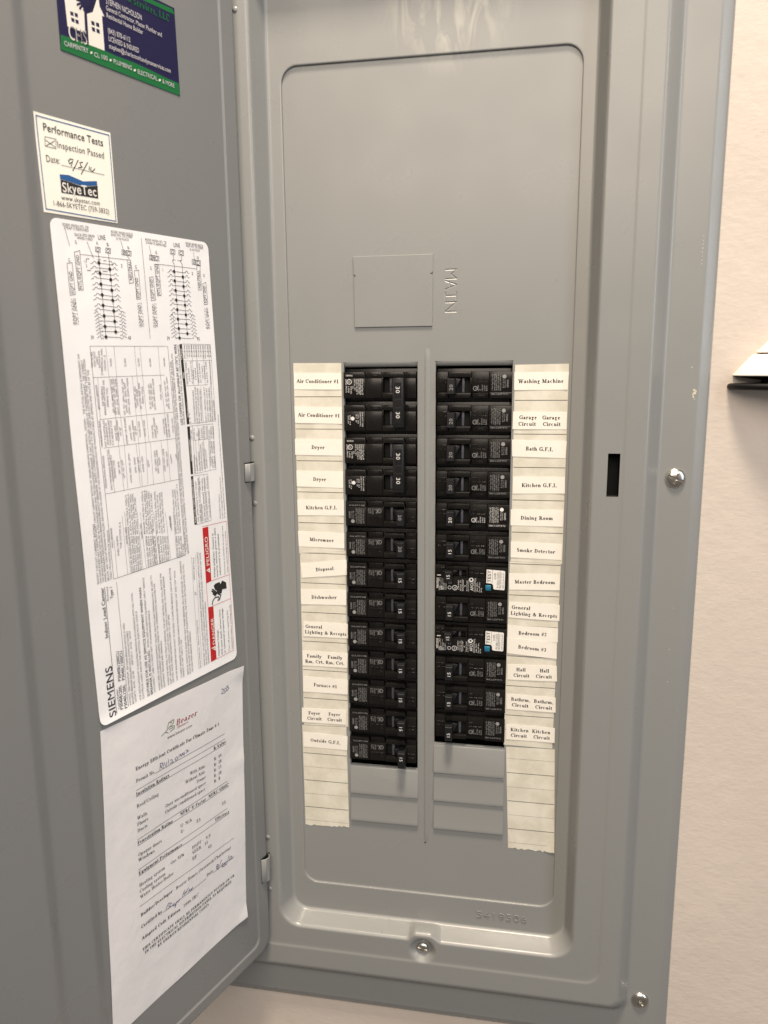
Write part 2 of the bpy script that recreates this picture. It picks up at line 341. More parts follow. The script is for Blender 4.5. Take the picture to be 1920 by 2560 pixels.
def stroke(mb, pts, w, emit, mi=0, step=0):
    P = [Vector(p) for p in pts]
    if step:
        Q = [P[0]]
        for a, b in zip(P, P[1:]):
            n = max(1, int((b - a).length / step)); Q += [a + (b - a) * (k + 1) / n for k in range(n)]
        P = Q
    if len(P) < 2: return
    Lf = []; Rt = []
    for i, p in enumerate(P):
        a = P[i - 1] if i else (P[-2] if P[0] == P[-1] and len(P) > 2 else p); b = P[i + 1] if i < len(P) - 1 else (P[1] if P[0] == P[-1] and len(P) > 2 else p)
        d1 = (p - a); d2 = (b - p); d1 = d1.normalized() if d1.length > 1e-6 else d2.normalized(); d2 = d2.normalized() if d2.length > 1e-6 else d1
        n = Vector((-(d1.y + d2.y), d1.x + d2.x)); n = n / n.length if n.length > 1e-6 else Vector((-d1.y, d1.x))
        k = w / 2 / max(.45, abs(n.dot(Vector((-d1.y, d1.x)))))
        Lf.append(p + n * k); Rt.append(p - n * k)
    vs = [emit(q.x, q.y) for q in Lf] + [emit(q.x, q.y) for q in Rt]; m = len(P)
    mb.add(vs, [(i, m + i, m + i + 1, i + 1) for i in range(m - 1)], mi)
CIRCUIT_LABELS=[('Air Conditioner #1',[[2.7,-3.3],[41.0,-3.8],[41.0,-16.6],[2.7,-16.3]],4.9,39.1),('Air Conditioner #1',[[2.5,-29.6],[41.2,-30.4],[41.2,-43.3],[2.7,-42.7]],5.3,39.5),('Dryer',[[2.1,-55.4],[40.8,-55.5],[40.7,-68.5],[2.0,-68.2]],15.7,26.5),('Dryer',[[2.6,-80.9],[41.2,-81.2],[41.0,-94.5],[2.6,-93.9]],16.3,27.1),('Kitchen G.F.I.',[[2.6,-104.7],[41.4,-103.9],[41.4,-117.0],[2.7,-117.6]],9.6,35.7),('Microwave',[[2.4,-130.8],[41.3,-131.5],[41.1,-144.1],[2.7,-143.7]],12.1,32.5),('Disposal',[[3.8,-157.9],[42.5,-153.5],[43.6,-166.3],[4.6,-170.3]],16.6,31.8),('Dishwasher',[[3.3,-180.2],[42.1,-179.0],[41.9,-192.2],[3.2,-193.0]],12.3,33.8),('General|Lighting & Recepts',[[4.8,-207.8],[43.1,-208.2],[42.7,-220.9],[4.5,-220.9]],5.9,41.7),('Family    Family|Rm. Crt. Rm. Crt.',[[3.1,-233.8],[42.3,-233.8],[41.9,-246.8],[3.0,-247.0]],5.4,39.4),('Furnace #1',[[3.2,-256.7],[42.0,-257.5],[41.8,-270.4],[2.8,-270.6]],12.2,32.7),('Foyer      Foyer|Circuit    Circuit',[[1.3,-285.3],[40.2,-284.8],[39.8,-298.0],[0.9,-298.5]],5.7,36.2),('Outside G.F.I.',[[1.8,-307.6],[40.9,-308.5],[40.4,-321.4],[1.8,-321.1]],8.1,34.4),('Washing Machine',[[174.2,-4.2],[214.1,-4.1],[213.5,-17.2],[174.4,-17.4]],177.3,210.6),('Garage   Garage|Circuit    Circuit',[[174.0,-33.4],[213.7,-33.7],[213.5,-46.7],[173.8,-46.7]],178.0,209.4),('Bath G.F.I.',[[173.5,-54.6],[214.3,-55.5],[213.8,-68.4],[174.0,-67.5]],184.0,204.5),('Kitchen G.F.I.',[[174.9,-83.1],[213.9,-82.6],[214.2,-95.4],[175.0,-96.3]],181.6,208.1),('Dining Room',[[173.8,-108.7],[213.7,-108.3],[213.6,-121.3],[173.9,-121.3]],181.5,206.0),('Smoke Detector',[[174.4,-134.1],[213.3,-135.1],[213.4,-147.7],[174.5,-146.8]],179.1,208.5),('Master Bedroom',[[173.6,-160.0],[212.7,-159.0],[212.9,-171.9],[173.9,-173.1]],178.1,209.2),('General|Lighting & Recepts',[[174.0,-183.0],[213.4,-184.0],[213.5,-197.1],[173.8,-196.0]],175.6,211.8),('Bedroom #2',[[173.5,-202.4],[212.7,-203.0],[212.8,-214.9],[173.5,-213.8]],182.0,204.2),('Bedroom #3',[[173.2,-212.6],[212.0,-215.3],[212.4,-228.5],[173.3,-225.9]],182.0,204.3),('Hall         Hall|Circuit    Circuit',[[173.8,-235.1],[212.7,-234.6],[213.3,-247.6],[174.1,-248.4]],178.8,209.2),('Bathrm.  Bathrm.|Circuit    Circuit',[[173.5,-260.4],[212.7,-261.3],[213.0,-274.1],[173.8,-274.0]],177.3,211.1),('Kitchen  Kitchen|Circuit    Circuit',[[174.0,-287.0],[212.9,-287.4],[213.0,-300.3],[174.2,-300.3]],177.5,209.5)]
STRIPS=[[[2.5,4.1],[41.2,3.8],[41.0,-146.5],[2.8,-149.5]],[[3.5,-146.4],[42.0,-146.1],[41.5,-299.9],[2.5,-301.0]],[[1.0,-301.5],[39.9,-300.4],[40.8,-393.5],[1.4,-395.3]],[[174.6,1.3],[214.0,1.8],[214.0,-150.9],[174.7,-149.9]],[[174.1,-150.1],[213.1,-150.7],[211.4,-305.8],[172.3,-305.4]],[[174.3,-307.1],[213.4,-306.2],[215.9,-398.7],[177.8,-398.3]]]
LABEL_TEXT=[('SIEMENS',142.1,-224.3,142.4,-189.3,'b',5.3),('Indoor Load Center',143.2,-170.2,143.9,-136.3,'b',2.6),('Enclosure',140.5,-146.1,140.6,-136.5,'s',1.7),('Type 1',136.9,-145.3,137.3,-137.0,'b',2.3),('Catalog Number',138.3,-221.2,139.0,-207.0,'s',1.7),('P3040B1200,   P3040B1200CU',136.0,-222.4,136.0,-181.5,'b',2.3),('P3040L1200,   P3040L1200CU',132.5,-222.9,133.2,-182.0,'b',2.3),('RATINGS  200A MAXIMUM  SEE MAIN BREAKER RATING IF USED',129.0,-222.0,129.7,-164.3,'s',1.45),('BACKFED BREAKER REQUIRES HOLD DOWN KIT ECMBR2',126.7,-222.2,127.3,-170.4,'s',1.45),('120/240 V~  60 HZ.  1Ø 3W       208Y/120 V~  60 HZ.  1Ø 3W',124.4,-222.1,125.3,-171.0,'s',1.45),('FOR INSTALLATION BY A QUALIFIED PERSON IN ACCORDANCE WITH ALL LOCAL',120.2,-221.9,121.3,-145.7,'s',1.45),('ELECTRICAL CODES AND/OR THE NATIONAL ELECTRICAL CODE ®',117.7,-221.9,118.7,-159.1,'s',1.45),('WHEN USED AS SERVICE EQUIPMENT APPLY "SERVICE',110.5,-187.5,110.6,-137.9,'s',1.45),('DISCONNECT" LABEL TO FRONT NEXT TO MAIN BREAKER HANDLE',107.4,-221.2,108.1,-161.6,'s',1.45),('WHEN USED AS SERVICE EQUIPMENT UNUSED NEUTRAL BAR TERMINALS MAY BE USED TO',102.9,-221.4,103.9,-137.8,'s',1.45),('TERMINATE EQUIPMENT GROUNDING WIRES IN THE COMBINATIONS INDICATED FOR',100.7,-221.2,101.6,-144.3,'s',1.45),('EQUIPMENT GROUND BAR TERMINALS',98.3,-220.9,98.9,-186.3,'s',1.45),('WHEN THE NEUTRAL TIE STRAP IS REMOVED, THE LEFT NEUTRAL BAR WILL BECOME THE',94.4,-220.9,95.4,-138.4,'s',1.45),('EQPT GROUND, INSTALL LUG KIT ECLK91 ON MAIN LUG DEVICES. ON MAIN BREAKER',92.0,-220.7,93.1,-141.1,'s',1.45),('DEVICES, MOVE GREEN BONDING SCREW TO LEFT BAR',89.8,-220.4,90.6,-169.6,'s',1.45),('SUM OF BREAKER RATING IS NOT TO EXCEED 115 AMPS PER BRANCH CIRCUIT BUS STAB',86.1,-220.3,86.8,-136.6,'s',1.45),('TO RESET BREAKERS WITH TRIPPED HANDLE POSITION BETWEEN "ON" AND "OFF" MOVE',81.7,-220.0,82.5,-139.7,'s',1.45),('HANDLE TO "OFF" THEN TO "ON"',79.5,-220.1,80.0,-191.0,'s',1.45),('REMOVE TWISTOUTS FROM TRIM ONLY WHERE BREAKERS WILL BE INSTALLED. ALL OPENINGS',75.2,-219.7,76.5,-133.9,'s',1.45),('MUST BE FILLED WITH BREAKERS OR FILLER PLATES.  USE TWO QF3 FILLER PLATES TO FILL',73.0,-219.8,74.0,-136.6,'s',1.45),('150-225A MAIN BREAKER OPENING',70.7,-219.4,71.1,-188.0,'s',1.45),('Siemens Industry, Inc.   Norcross, Georgia U.S.A.',62.7,-219.2,63.4,-181.3,'s',1.45),('J2',63.4,-162.5,63.5,-160.0,'s',1.45),('45993321-B101 Rev A',63.9,-150.8,63.6,-134.2,'s',1.45),('IMPORTANT: DO NOT ALLOW PETROLEUM BASED (HYDROCARBON) SPRAYS, CHEMICALS, SOLVENTS',58.1,-218.9,59.3,-131.1,'s',1.45),('OR ANY PAINT TO CONTACT INTERIOR COMPONENTS. PETROLEUM BASED CHEMICALS CAN CAUSE',55.9,-218.9,56.8,-132.0,'s',1.45),('DEGRADATION OF ELECTRICAL INSULATING MATERIALS',53.7,-218.5,54.1,-170.0,'s',1.45),('SHORT CIRCUIT CURRENT RATING',147.0,-133.4,147.2,-94.2,'s',1.45),('CORRECT TYPE AS INDICATED IN THE TABULATION',136.8,-132.9,136.9,-100.3,'s',1.45),('MAIN BREAKER',133.9,-112.4,134.1,-99.2,'s',1.45),('WHEN, THE MAIN',129.6,-118.5,129.9,-105.4,'s',1.45),('THE SYSTEM IS A',127.2,-114.1,126.9,-96.7,'s',1.45),('NONE USED',122.2,-112.2,122.4,-100.7,'s',1.45),('NONE USED OR SIEMENS BREAKER',119.5,-132.4,120.0,-107.3,'s',1.45),('HFD6, HFXD6, JXD6-A, JD6-A',117.7,-132.3,118.0,-107.7,'s',1.45),('LD6-A, LXD6-A, HLD6-A, HLXD6',115.8,-132.3,116.4,-108.0,'s',1.45),('HMXD6, ND6, NXD6, HND6',113.9,-132.2,114.4,-108.4,'s',1.45),('RD6, RXD6, HRD6, HRXD6, OR CLASS',112.0,-132.1,112.7,-108.7,'s',1.45),('NONE USED',109.4,-111.1,109.7,-100.7,'s',1.45),('NONE USED OR SIEMENS',105.3,-131.6,105.8,-110.0,'s',1.45),('HFD6, HFXD6, JXD6-A',103.3,-131.5,103.9,-110.4,'s',1.45),('LD6-A, LXD6-A, HLD6-A',101.4,-131.5,101.9,-110.7,'s',1.45),('HMXD6, ND6, NXD6',99.6,-131.3,100.1,-111.1,'s',1.45),('RD6, RXD6, HRD6, HRXD6, OR',97.9,-131.2,98.4,-111.4,'s',1.45),('SIEMENS BREAKER TYPES',95.0,-131.5,95.4,-112.0,'s',1.45),('JXD6-A, JD6-A, JXD6-A',92.9,-131.3,93.4,-112.4,'s',1.45),('LXD6-A, HLD6-A, HLXD6',90.9,-131.3,91.3,-112.8,'s',1.45),('ND6, NXD6, HND6, HNXD6',88.9,-131.2,89.4,-113.2,'s',1.45),('RXD6, HRD6, HRXD6, OR CLASS',87.1,-131.0,87.4,-113.6,'s',1.45),('NONE USED',82.9,-110.4,83.4,-100.2,'s',1.45),('NONE USED OR SIEMENS',78.5,-131.3,78.7,-115.2,'s',1.45),('HJD6-A, HJXD6',76.6,-131.4,76.7,-115.6,'s',1.45),('HND6, HNXD6, HPD6',74.6,-131.1,74.6,-116.0,'s',1.45),('OR L FUSES.',72.8,-130.8,72.8,-121.8,'s',1.45),('SUITABLE FOR USE AS SERVICE EQUIPMENT WHEN MAIN',112.8,-222.0,113.8,-143.9,'b',2.0),('BREAKER IS INSTALLED.',109.8,-221.8,110.1,-189.0,'b',2.0),('Hazardous Voltage.',42.4,-216.4,42.5,-195.2,'b',1.6),('Will cause death, serious injury',38.8,-216.5,39.3,-180.2,'b',1.6),('or substantial property damage',35.8,-216.3,36.3,-180.2,'b',1.6),('Turn off power supplying this',30.8,-216.3,31.0,-183.3,'s',1.5),('equipment before working inside',27.4,-215.8,27.7,-179.5,'s',1.5),('Voltaje peligroso. Causará la',42.6,-154.3,42.8,-120.1,'b',1.6),('muerte, lesiones graves o daño',39.7,-154.3,40.3,-116.4,'b',1.6),('substancial a la propiedad.',36.5,-153.9,37.1,-121.1,'b',1.6),('Desconecte el suministro de energía a este',31.5,-154.3,32.1,-116.4,'s',1.4),('equipo antes de trabajar en su interior',28.3,-153.9,29.1,-120.7,'s',1.4),('DANGER',46.0,-205.9,46.8,-184.5,'w',3.0),('PELIGRO',48.2,-143.6,49.0,-121.3,'w',3.0),('THIS PANELBOARD HAS A MAXIMUM SHORT CIRCUIT CURRENT RATING OF 100,000 AMPS RMS SYMMETRICAL, 120/240V~.  THE ACTUAL RATING IS DEPENDENT ON',144.9,-133.3,148.4,9.5,'s',1.45),('THE BRANCH BREAKERS INSTALLED IN THIS PANELBOARD AND THE MAIN/FEEDER BREAKER, IF ANY, INSTALLED AHEAD OF THIS PANELBOARD.  THE CORRECT',143.0,-133.1,146.2,6.1,'s',1.45),('MAIN BREAKER/FEEDER/MAIN BREAKER/BRANCH BREAKER SERIES COMBINATIONS TO BE USED ARE LISTED IN THE TABULATION',141.1,-133.1,144.6,6.6,'s',1.45),('BELOW. ANY CIRCUIT BREAKER INSTALLED, REPLACED OR ADDED IN THIS PANELBOARD MUST BE MANUFACTURED BY SIEMENS AND MUST BE OF THE',139.0,-133.0,142.4,0.2,'s',1.45),('1. THIS PANELBOARD IS A MAIN LUG DEVICE, THAT MAY BE CONVERTED TO MAIN BREAKER WITH THE ADDITION OF FIELD INSTALLED MAIN BREAKER KIT OR A MAIN',70.3,-130.2,74.4,5.3,'s',1.45),('BREAKER DEVICE, THAT MAY BE CONVERTED TO MAIN LUG WITH THE ADDITION OF MAIN LUGS. SEE ACCESSORY TABLE FOR CATALOG NUMBERS OF APPROPRIATE KITS',68.4,-129.9,72.9,10.7,'s',1.45),('THEN THE MAX',139.1,1.4,138.7,10.9,'s',1.35),('SHORT CIRCUIT',137.1,2.0,136.8,11.2,'s',1.35),('CURRENT',135.2,3.3,135.1,8.4,'s',1.35),('RATING IN RMS',133.6,1.3,133.3,11.6,'s',1.35),('SYMMETRICAL AMPS',132.1,-3.2,131.1,12.9,'s',1.35),('120/240V~ IS',129.6,-0.6,129.2,9.1,'s',1.35),('10,000',124.9,1.9,124.8,7.0,'s',1.35),('22,000',113.6,1.9,113.6,7.2,'s',1.35),('42,000',102.5,1.9,102.5,7.3,'s',1.35),('65,000',92.6,1.8,92.8,7.4,'s',1.35),('100,000',80.3,1.7,80.3,7.8,'s',1.35),('BRANCH BREAKER',136.2,-23.9,137.2,-8.9,'s',1.35),('AND THE BRANCH',133.2,-22.1,133.1,-9.7,'s',1.35),('BREAKERS INSTALLED ARE',131.7,-27.7,131.5,-6.1,'s',1.35),('SIEMENS TYPE',129.4,-22.9,129.1,-11.1,'s',1.35),('QP, QT, QPH, HQP, QPF',125.4,-26.7,125.4,-5.6,'s',1.35),('QPHF, QFP, QE, QEH, QAF',123.6,-27.8,123.9,-5.3,'s',1.35),('QAFH, QNR, QNRH, HQNR',121.5,-28.0,122.1,-5.3,'s',1.35),('QP, QT, QPH, HQP, QPF',116.8,-28.6,116.8,-5.4,'s',1.35),('QPHF, QE, QEH, QAF',114.8,-27.3,115.1,-8.1,'s',1.35),('QAFH, QNR, QNRH, HQNR',112.8,-28.4,112.8,-5.1,'s',1.35),('QPH, QPHF, QEH',107.3,-24.6,106.9,-10.6,'s',1.35),('QAFH, QNRH',105.7,-23.3,105.4,-12.4,'s',1.35),('QP, QPH, HQP, QNR',103.1,-25.5,103.4,-8.3,'s',1.35),('QNRH, HQNR',101.0,-22.1,100.9,-10.8,'s',1.35),('QP, QT, QPH, HQP, QPF',94.9,-25.9,95.1,-9.5,'s',1.35),('QPHF, QE, QEH, QAF',93.0,-24.6,93.5,-8.9,'s',1.35),('QAFH, QNR, QNRH, HQNR',91.0,-26.5,91.4,-5.8,'s',1.35),('HQP, HQNR',85.3,-20.0,85.3,-9.7,'s',1.35),('QP, QT, QPH, HQP, QPF',80.4,-24.8,81.2,-7.4,'s',1.35),('QPHF, QE, QEH, QAF, QAFH',78.6,-26.7,79.1,-4.9,'s',1.35),('PANELBOARD MAIN',136.1,-46.9,136.9,-31.0,'s',1.35),('AND THE INSTALLED',133.3,-47.5,133.6,-30.9,'s',1.35),('MAIN BREAKER IN',131.4,-46.4,131.9,-32.7,'s',1.35),('THIS PANELBOARD',129.5,-46.9,129.9,-30.8,'s',1.35),('IS A SIEMENS TYPE',127.6,-47.0,127.9,-31.3,'s',1.35),('NONE USED,',124.7,-44.2,125.2,-34.1,'s',1.35),('EQ9685, EQ9685',122.9,-44.7,123.5,-31.2,'s',1.35),('OR QP',121.1,-41.5,121.2,-36.1,'s',1.35),('EQ9680 OR EQ9685',116.4,-47.3,117.1,-30.2,'s',1.35),('NONE USED,',112.6,-44.9,113.6,-34.9,'s',1.35),('EQ9683, EQ9685',110.3,-45.8,111.0,-32.0,'s',1.35),('OR QPH',108.7,-42.1,108.9,-36.2,'s',1.35),('NONE USED',105.3,-43.4,105.8,-33.0,'s',1.35),('NONE USED',101.0,-43.4,101.4,-32.5,'s',1.35),('NONE USED,',94.5,-45.0,94.7,-36.1,'s',1.35),('EQ9683, EQ9685',92.1,-45.2,92.8,-31.3,'s',1.35),('OR HQP',90.4,-42.5,90.9,-36.7,'s',1.35),('NONE USED',84.1,-43.3,84.5,-32.5,'s',1.35),('NONE USED OR',81.9,-45.3,82.6,-32.3,'s',1.35),('EQ9683 OR EQ9685',79.8,-45.8,80.4,-29.5,'s',1.35),('NONE USED',76.1,-42.8,76.5,-32.6,'s',1.35),('FEEDER/MAIN BREAKER',135.5,-73.5,136.0,-52.6,'s',1.35),('AND THE BREAKER PROTECTING',131.3,-75.2,132.1,-49.3,'s',1.35),('THIS PANELBOARD IS A',129.4,-69.9,130.1,-52.9,'s',1.35),('SIEMENS TYPE',127.9,-68.1,128.1,-56.5,'s',1.35),('QN, QNR',124.3,-65.8,124.6,-57.5,'s',1.35),('QPP, QJ2, QPM',120.9,-68.9,121.6,-56.8,'s',1.35),('NONE USED OR QPMH',115.3,-72.5,115.8,-53.3,'s',1.35),('QNH, QNRH',111.1,-66.7,111.5,-56.1,'s',1.35),('QPPH, QJH2',107.9,-66.7,108.7,-56.4,'s',1.35),('NONE USED',104.5,-66.8,105.1,-56.1,'s',1.35),('QJ2H',100.0,-64.1,100.2,-59.4,'s',1.35),('QN, QNH, HQN',93.7,-67.7,94.0,-53.6,'s',1.35),('QNR, QNRH, HQNR',91.7,-69.4,92.1,-53.1,'s',1.35),('HQPP',90.1,-63.7,90.2,-58.3,'s',1.35),('HQPP, HQN, HQNR',85.7,-68.6,86.3,-52.9,'s',1.35),('NONE USED',83.0,-65.6,83.3,-55.0,'s',1.35),('HQPPH',79.2,-63.8,79.7,-57.5,'s',1.35),('HQJ2H',74.2,-61.0,75.2,-57.6,'s',1.35),('EAKER TYPES FD6-A, FXD6-A,',120.3,-107.0,120.7,-79.4,'s',1.35),('A, JXD6-A, HJD6-A, HJXD6-A,',118.4,-107.0,118.8,-79.0,'s',1.35),('HLXD6-A, MD6, MXD6, HMD6,',116.5,-107.0,116.9,-79.6,'s',1.35),('HNXD6, PD6, PXD6, HPD6, HPXD6,',114.7,-107.4,115.1,-79.5,'s',1.35),('OR CLASS J, T, R OR L FUSES',113.0,-107.3,113.3,-82.6,'s',1.35),('BREAKER TYPES FD6-A, FXD6-A,',106.9,-108.5,107.0,-78.9,'s',1.35),('D6-A, JXD6-A, HJD6-A, HJXD6-A,',104.9,-108.5,104.9,-78.5,'s',1.35),('A, HLXD6-A, MD6, MXD6, HMD6,',103.0,-109.2,103.2,-79.1,'s',1.35),('D6, HNXD6, PD6, PXD6, HPD6, HPXD6,',101.2,-109.2,101.3,-80.1,'s',1.35),('OR CLASS J, T, R OR L FUSES',99.3,-108.8,99.3,-81.8,'s',1.35),('PES FD6-A, FXD6-A, HFD6, HFXD6,',96.0,-110.2,96.0,-80.8,'s',1.35),('A, HJD6-A, HJXD6-A, LD6-A,',93.7,-110.3,94.1,-83.3,'s',1.35),('LXD6-A, MD6, MXD6, HMD6, HMXD6,',91.7,-111.0,91.8,-82.1,'s',1.35),('D6, PD6, PXD6, HPD6, HPXD6, RD6,',89.6,-110.7,90.0,-82.0,'s',1.35),('NONE USED',83.4,-108.1,83.8,-99.7,'s',1.35),('IEMENS BREAKER TYPES HFD6, HFXD6,',78.9,-113.8,79.7,-81.6,'s',1.35),('A, HLD6-A, HLXD6-A, HMD6, HMXD6,',76.8,-113.8,77.7,-81.9,'s',1.35),('PXD6, HPXD6, HRD6, HRXD6, OR CLASS J, T, R',74.8,-113.5,75.6,-78.8,'s',1.35),('SEE BREAKER MARKINGS FOR WIRE SIZE AND TORQUE REQUIREMENTS',65.2,-38.1,66.8,16.6,'s',1.35),('300 KCMIL - 4 AWG',59.9,-10.3,60.4,5.0,'s',1.35),('275 LB-INS',61.2,7.2,60.9,16.6,'s',1.35),('2/0-4 AWG',57.8,-8.5,58.3,1.0,'s',1.35),('110 LB-INS',58.9,7.2,58.6,16.6,'s',1.35),('10-14 CU/10-12 AL',55.1,-10.4,55.9,5.7,'s',1.35),('20 LB-INS',56.8,8.3,56.6,16.6,'s',1.35),('8 AWG',53.7,-6.4,54.0,-0.5,'s',1.35),('25 LB-INS',54.5,8.3,54.3,16.7,'s',1.35),('6-4 AWG',51.7,-7.5,51.8,1.0,'s',1.35),('35 LB-INS',52.1,8.3,52.0,16.7,'s',1.35),('(2)#12-#14 AWG',49.3,-9.8,49.9,5.4,'s',1.35),('20 LB-INS',50.0,8.3,49.9,16.8,'s',1.35),('(2) 12-10 AWG',47.1,-9.5,47.7,4.3,'s',1.35),('20 LB-INS',47.8,8.4,47.6,16.8,'s',1.35),('2/0-7 AWG',44.6,-6.5,44.9,2.4,'s',1.35),('45 LB-INS',45.6,8.4,45.4,16.9,'s',1.35),('2/0-4 AWG',42.4,-6.9,42.7,2.4,'s',1.35),('135 LB-INS',43.2,7.3,43.0,16.9,'s',1.35),('300 KCMIL - 3 AWG',40.2,-10.0,40.9,5.4,'s',1.35),('340 LB-INS',41.1,7.3,40.8,17.0,'s',1.35),('45 LB-INS',38.5,8.4,38.4,17.0,'s',1.35),('45 LB-INS',36.1,8.4,36.0,17.1,'s',1.35),('A   B   N',59.2,-37.4,60.2,-30.2,'s',1.35),('NEUTRAL/GROUND BARS',54.7,-37.3,55.2,-14.5,'s',1.35),('(USE TYPE EQZG8 OR EC3GB',52.4,-37.8,52.9,-12.3,'s',1.35),('GND BAR KIT ACCESSORIES)',50.3,-38.3,50.6,-13.1,'s',1.35),('GROUND CONDUCTORS ONLY',48.1,-36.9,48.2,-13.9,'s',1.35),('ECLK1-2  NEUTRAL LUG KIT',43.5,-38.0,44.1,-12.5,'s',1.35),('ECLK2  NEUTRAL LUG KIT',41.2,-37.0,41.7,-13.3,'s',1.35),('ECLK3  NEUTRAL LUG KIT',39.0,-37.1,39.3,-13.4,'s',1.35),('MAIN LUG/MAIN BUS TO BUS CONNECTION (1/4-20 NUT',36.6,-37.3,36.9,5.4,'s',1.35),('BONDING SCREW',34.3,-36.6,35.0,-21.9,'s',1.35),('DESCRIPTION',57.3,-73.1,57.2,-60.2,'s',1.35),('CAT. NO.',58.8,-49.0,59.0,-41.9,'s',1.35),('DOOR LOCK',54.7,-71.9,55.1,-61.9,'s',1.35),('ECQF12',56.2,-49.2,56.3,-41.3,'s',1.35),('FILLER PLATE',52.2,-72.2,52.7,-58.3,'s',1.35),('QF3',53.2,-47.2,53.4,-44.5,'s',1.35),('BREAKER HOLD DOWN',49.9,-72.1,50.3,-53.2,'s',1.35),('ECMBR2',50.9,-49.7,51.3,-41.7,'s',1.35),('BONDABLE GROUND LUG',47.3,-71.2,48.3,-51.8,'s',1.35),('ECLK91',48.4,-48.7,48.7,-41.1,'s',1.35),('SUPPLIED LUG KIT',44.8,-71.1,45.7,-56.7,'s',1.35),('ECLK2125',45.9,-50.1,46.0,-40.1,'s',1.35),('ECLK2225',43.4,-49.5,43.6,-40.3,'s',1.35),('STANDBY PWR INTERLOCK KITS',40.7,-70.0,40.6,-43.2,'s',1.35),('ECSBPK01   ECSBPK02   ECSBPK03',38.7,-71.4,38.9,-41.0,'s',1.35),('ECSBPK05   ECSBPK06   ECSBPK07',36.6,-71.7,36.7,-41.1,'s',1.35),('USE APPROPRIATE KIT FROM',56.6,-109.0,57.1,-79.3,'s',1.35),('CHART BELOW TO CONVERT PANEL',54.2,-109.8,54.5,-76.6,'s',1.35),('DESCRIPTION',52.1,-109.4,52.4,-96.3,'s',1.35),('CAT. NO.',53.0,-86.1,53.2,-79.1,'s',1.35),('100 AMP MAIN BREAKER',49.7,-110.2,50.2,-88.8,'s',1.35),('MBK100A',50.6,-87.2,50.5,-77.8,'s',1.35),('200 AMP MAIN BREAKER',46.9,-109.5,47.6,-88.8,'s',1.35),('MBK200A',48.1,-87.2,48.1,-77.8,'s',1.35),('150-225 AMP MAIN LUG',44.4,-108.3,44.9,-88.8,'s',1.35),('ECMLK225',45.6,-86.3,45.5,-76.9,'s',1.35),('Assembled in Mexico',34.0,-110.5,33.9,-92.0,'s',1.35),('© 2011 Copyright Siemens Industry, Inc.',31.2,-110.9,32.1,-78.6,'s',1.35),('® The National Electrical Code is a Registered Trademark of the National Fire Protection Association',28.8,-110.8,30.9,-32.8,'s',1.35),('USE COPPER OR ALUMINUM 60°/75°C WIRE',67.1,-38.2,69.1,17.0,'b',2.2),('TERMINALS',61.0,-33.5,61.1,-22.4,'w',1.5),('WIRE',63.0,-6.2,63.1,-1.9,'w',1.5),('TORQUE',64.0,6.4,64.2,14.0,'w',1.5),('ACCESSORIES',60.2,-64.4,60.9,-48.9,'w',1.5),('MAIN LUG / MAIN BREAKER KITS',59.3,-109.3,60.6,-77.3,'w',1.5),('BOND WHEN NTL TIE',152.8,82.1,134.6,82.8,'s',1.5),('STRAP IS REMOVED',152.0,80.5,134.8,81.0,'s',1.5),('BACK-FED BRKR',145.0,77.5,130.5,78.4,'s',1.5),('WHEN USED',143.4,75.8,132.3,76.3,'s',1.5),('LINE',128.3,77.5,122.5,78.0,'s',2.8),('A',129.8,74.3,128.4,74.5,'s',2),('B',122.1,74.5,120.6,74.6,'s',2),("BOND WHEN REQ'D",118.2,82.9,101.0,83.3,'s',1.5),('AND NTL TIE STRAP',118.3,81.0,101.4,81.8,'s',1.5),('IS IN PLACE',114.5,79.2,104.6,79.7,'s',1.5),('N',106.3,74.6,104.7,74.6,'s',2),('G',145.2,72.9,143.8,73.0,'s',2),('G',150.7,62.2,149.3,62.3,'s',2),('G',101.2,63.5,99.6,63.5,'s',2),('1',139.6,62.5,138.7,62.6,'s',2),('2',112.5,63.1,111.0,63.1,'s',2),('39',139.3,18.4,137.0,18.5,'s',2.2),('40',110.6,19.0,108.1,19.1,'s',2.2),('BOND WHEN NTL TIE',91.2,81.8,72.9,82.0,'s',1.5),('STRAP IS REMOVED',90.8,79.9,73.2,80.0,'s',1.5),('LINE',66.8,80.9,60.8,81.1,'s',2.6),("BOND WHEN REQ'D",55.4,84.0,38.5,84.1,'s',1.5),('AND NTL TIE STRAP',55.1,82.4,38.6,82.5,'s',1.5),('IS IN PLACE',51.7,80.3,42.0,80.6,'s',1.5),('G',83.3,74.4,81.7,74.4,'s',2),('N',45.1,75.2,43.3,75.3,'s',2),('G',88.8,64.0,87.2,64.0,'s',2),('G',39.9,64.0,38.2,63.9,'s',2),('1',78.1,63.8,77.0,63.9,'s',2),('2',51.2,64.2,49.5,64.2,'s',2),('39',77.3,19.6,74.7,19.7,'s',2.2),('45',49.0,20.0,46.2,20.1,'s',2.2),('EQPT GND',148.5,44.5,148.7,57.0,'s',2.3),('EQPT GND',148.2,27.0,147.9,40.7,'s',2.3),('NTL/EQPT GND',142.6,47.4,143.0,67.0,'s',2.3),('NEUTRAL',103.9,55.8,104.2,67.6,'s',2.3),('EQPT GND',99.0,45.3,99.4,58.0,'s',2.3),('EQPT GND',97.8,28.1,98.3,41.2,'s',2.3),('EQPT GND',86.5,45.8,87.1,58.3,'s',2.3),('EQPT GND',85.3,28.2,86.2,41.8,'s',2.3),('NTL/EQPT GND',81.1,48.6,81.7,68.1,'s',2.3),('NEUTRAL',42.6,55.8,43.0,68.2,'s',2.3),('EQPT GND',37.4,46.2,38.1,58.1,'s',2.3),('EQPT GND',36.4,28.8,36.7,42.1,'s',2.3)]
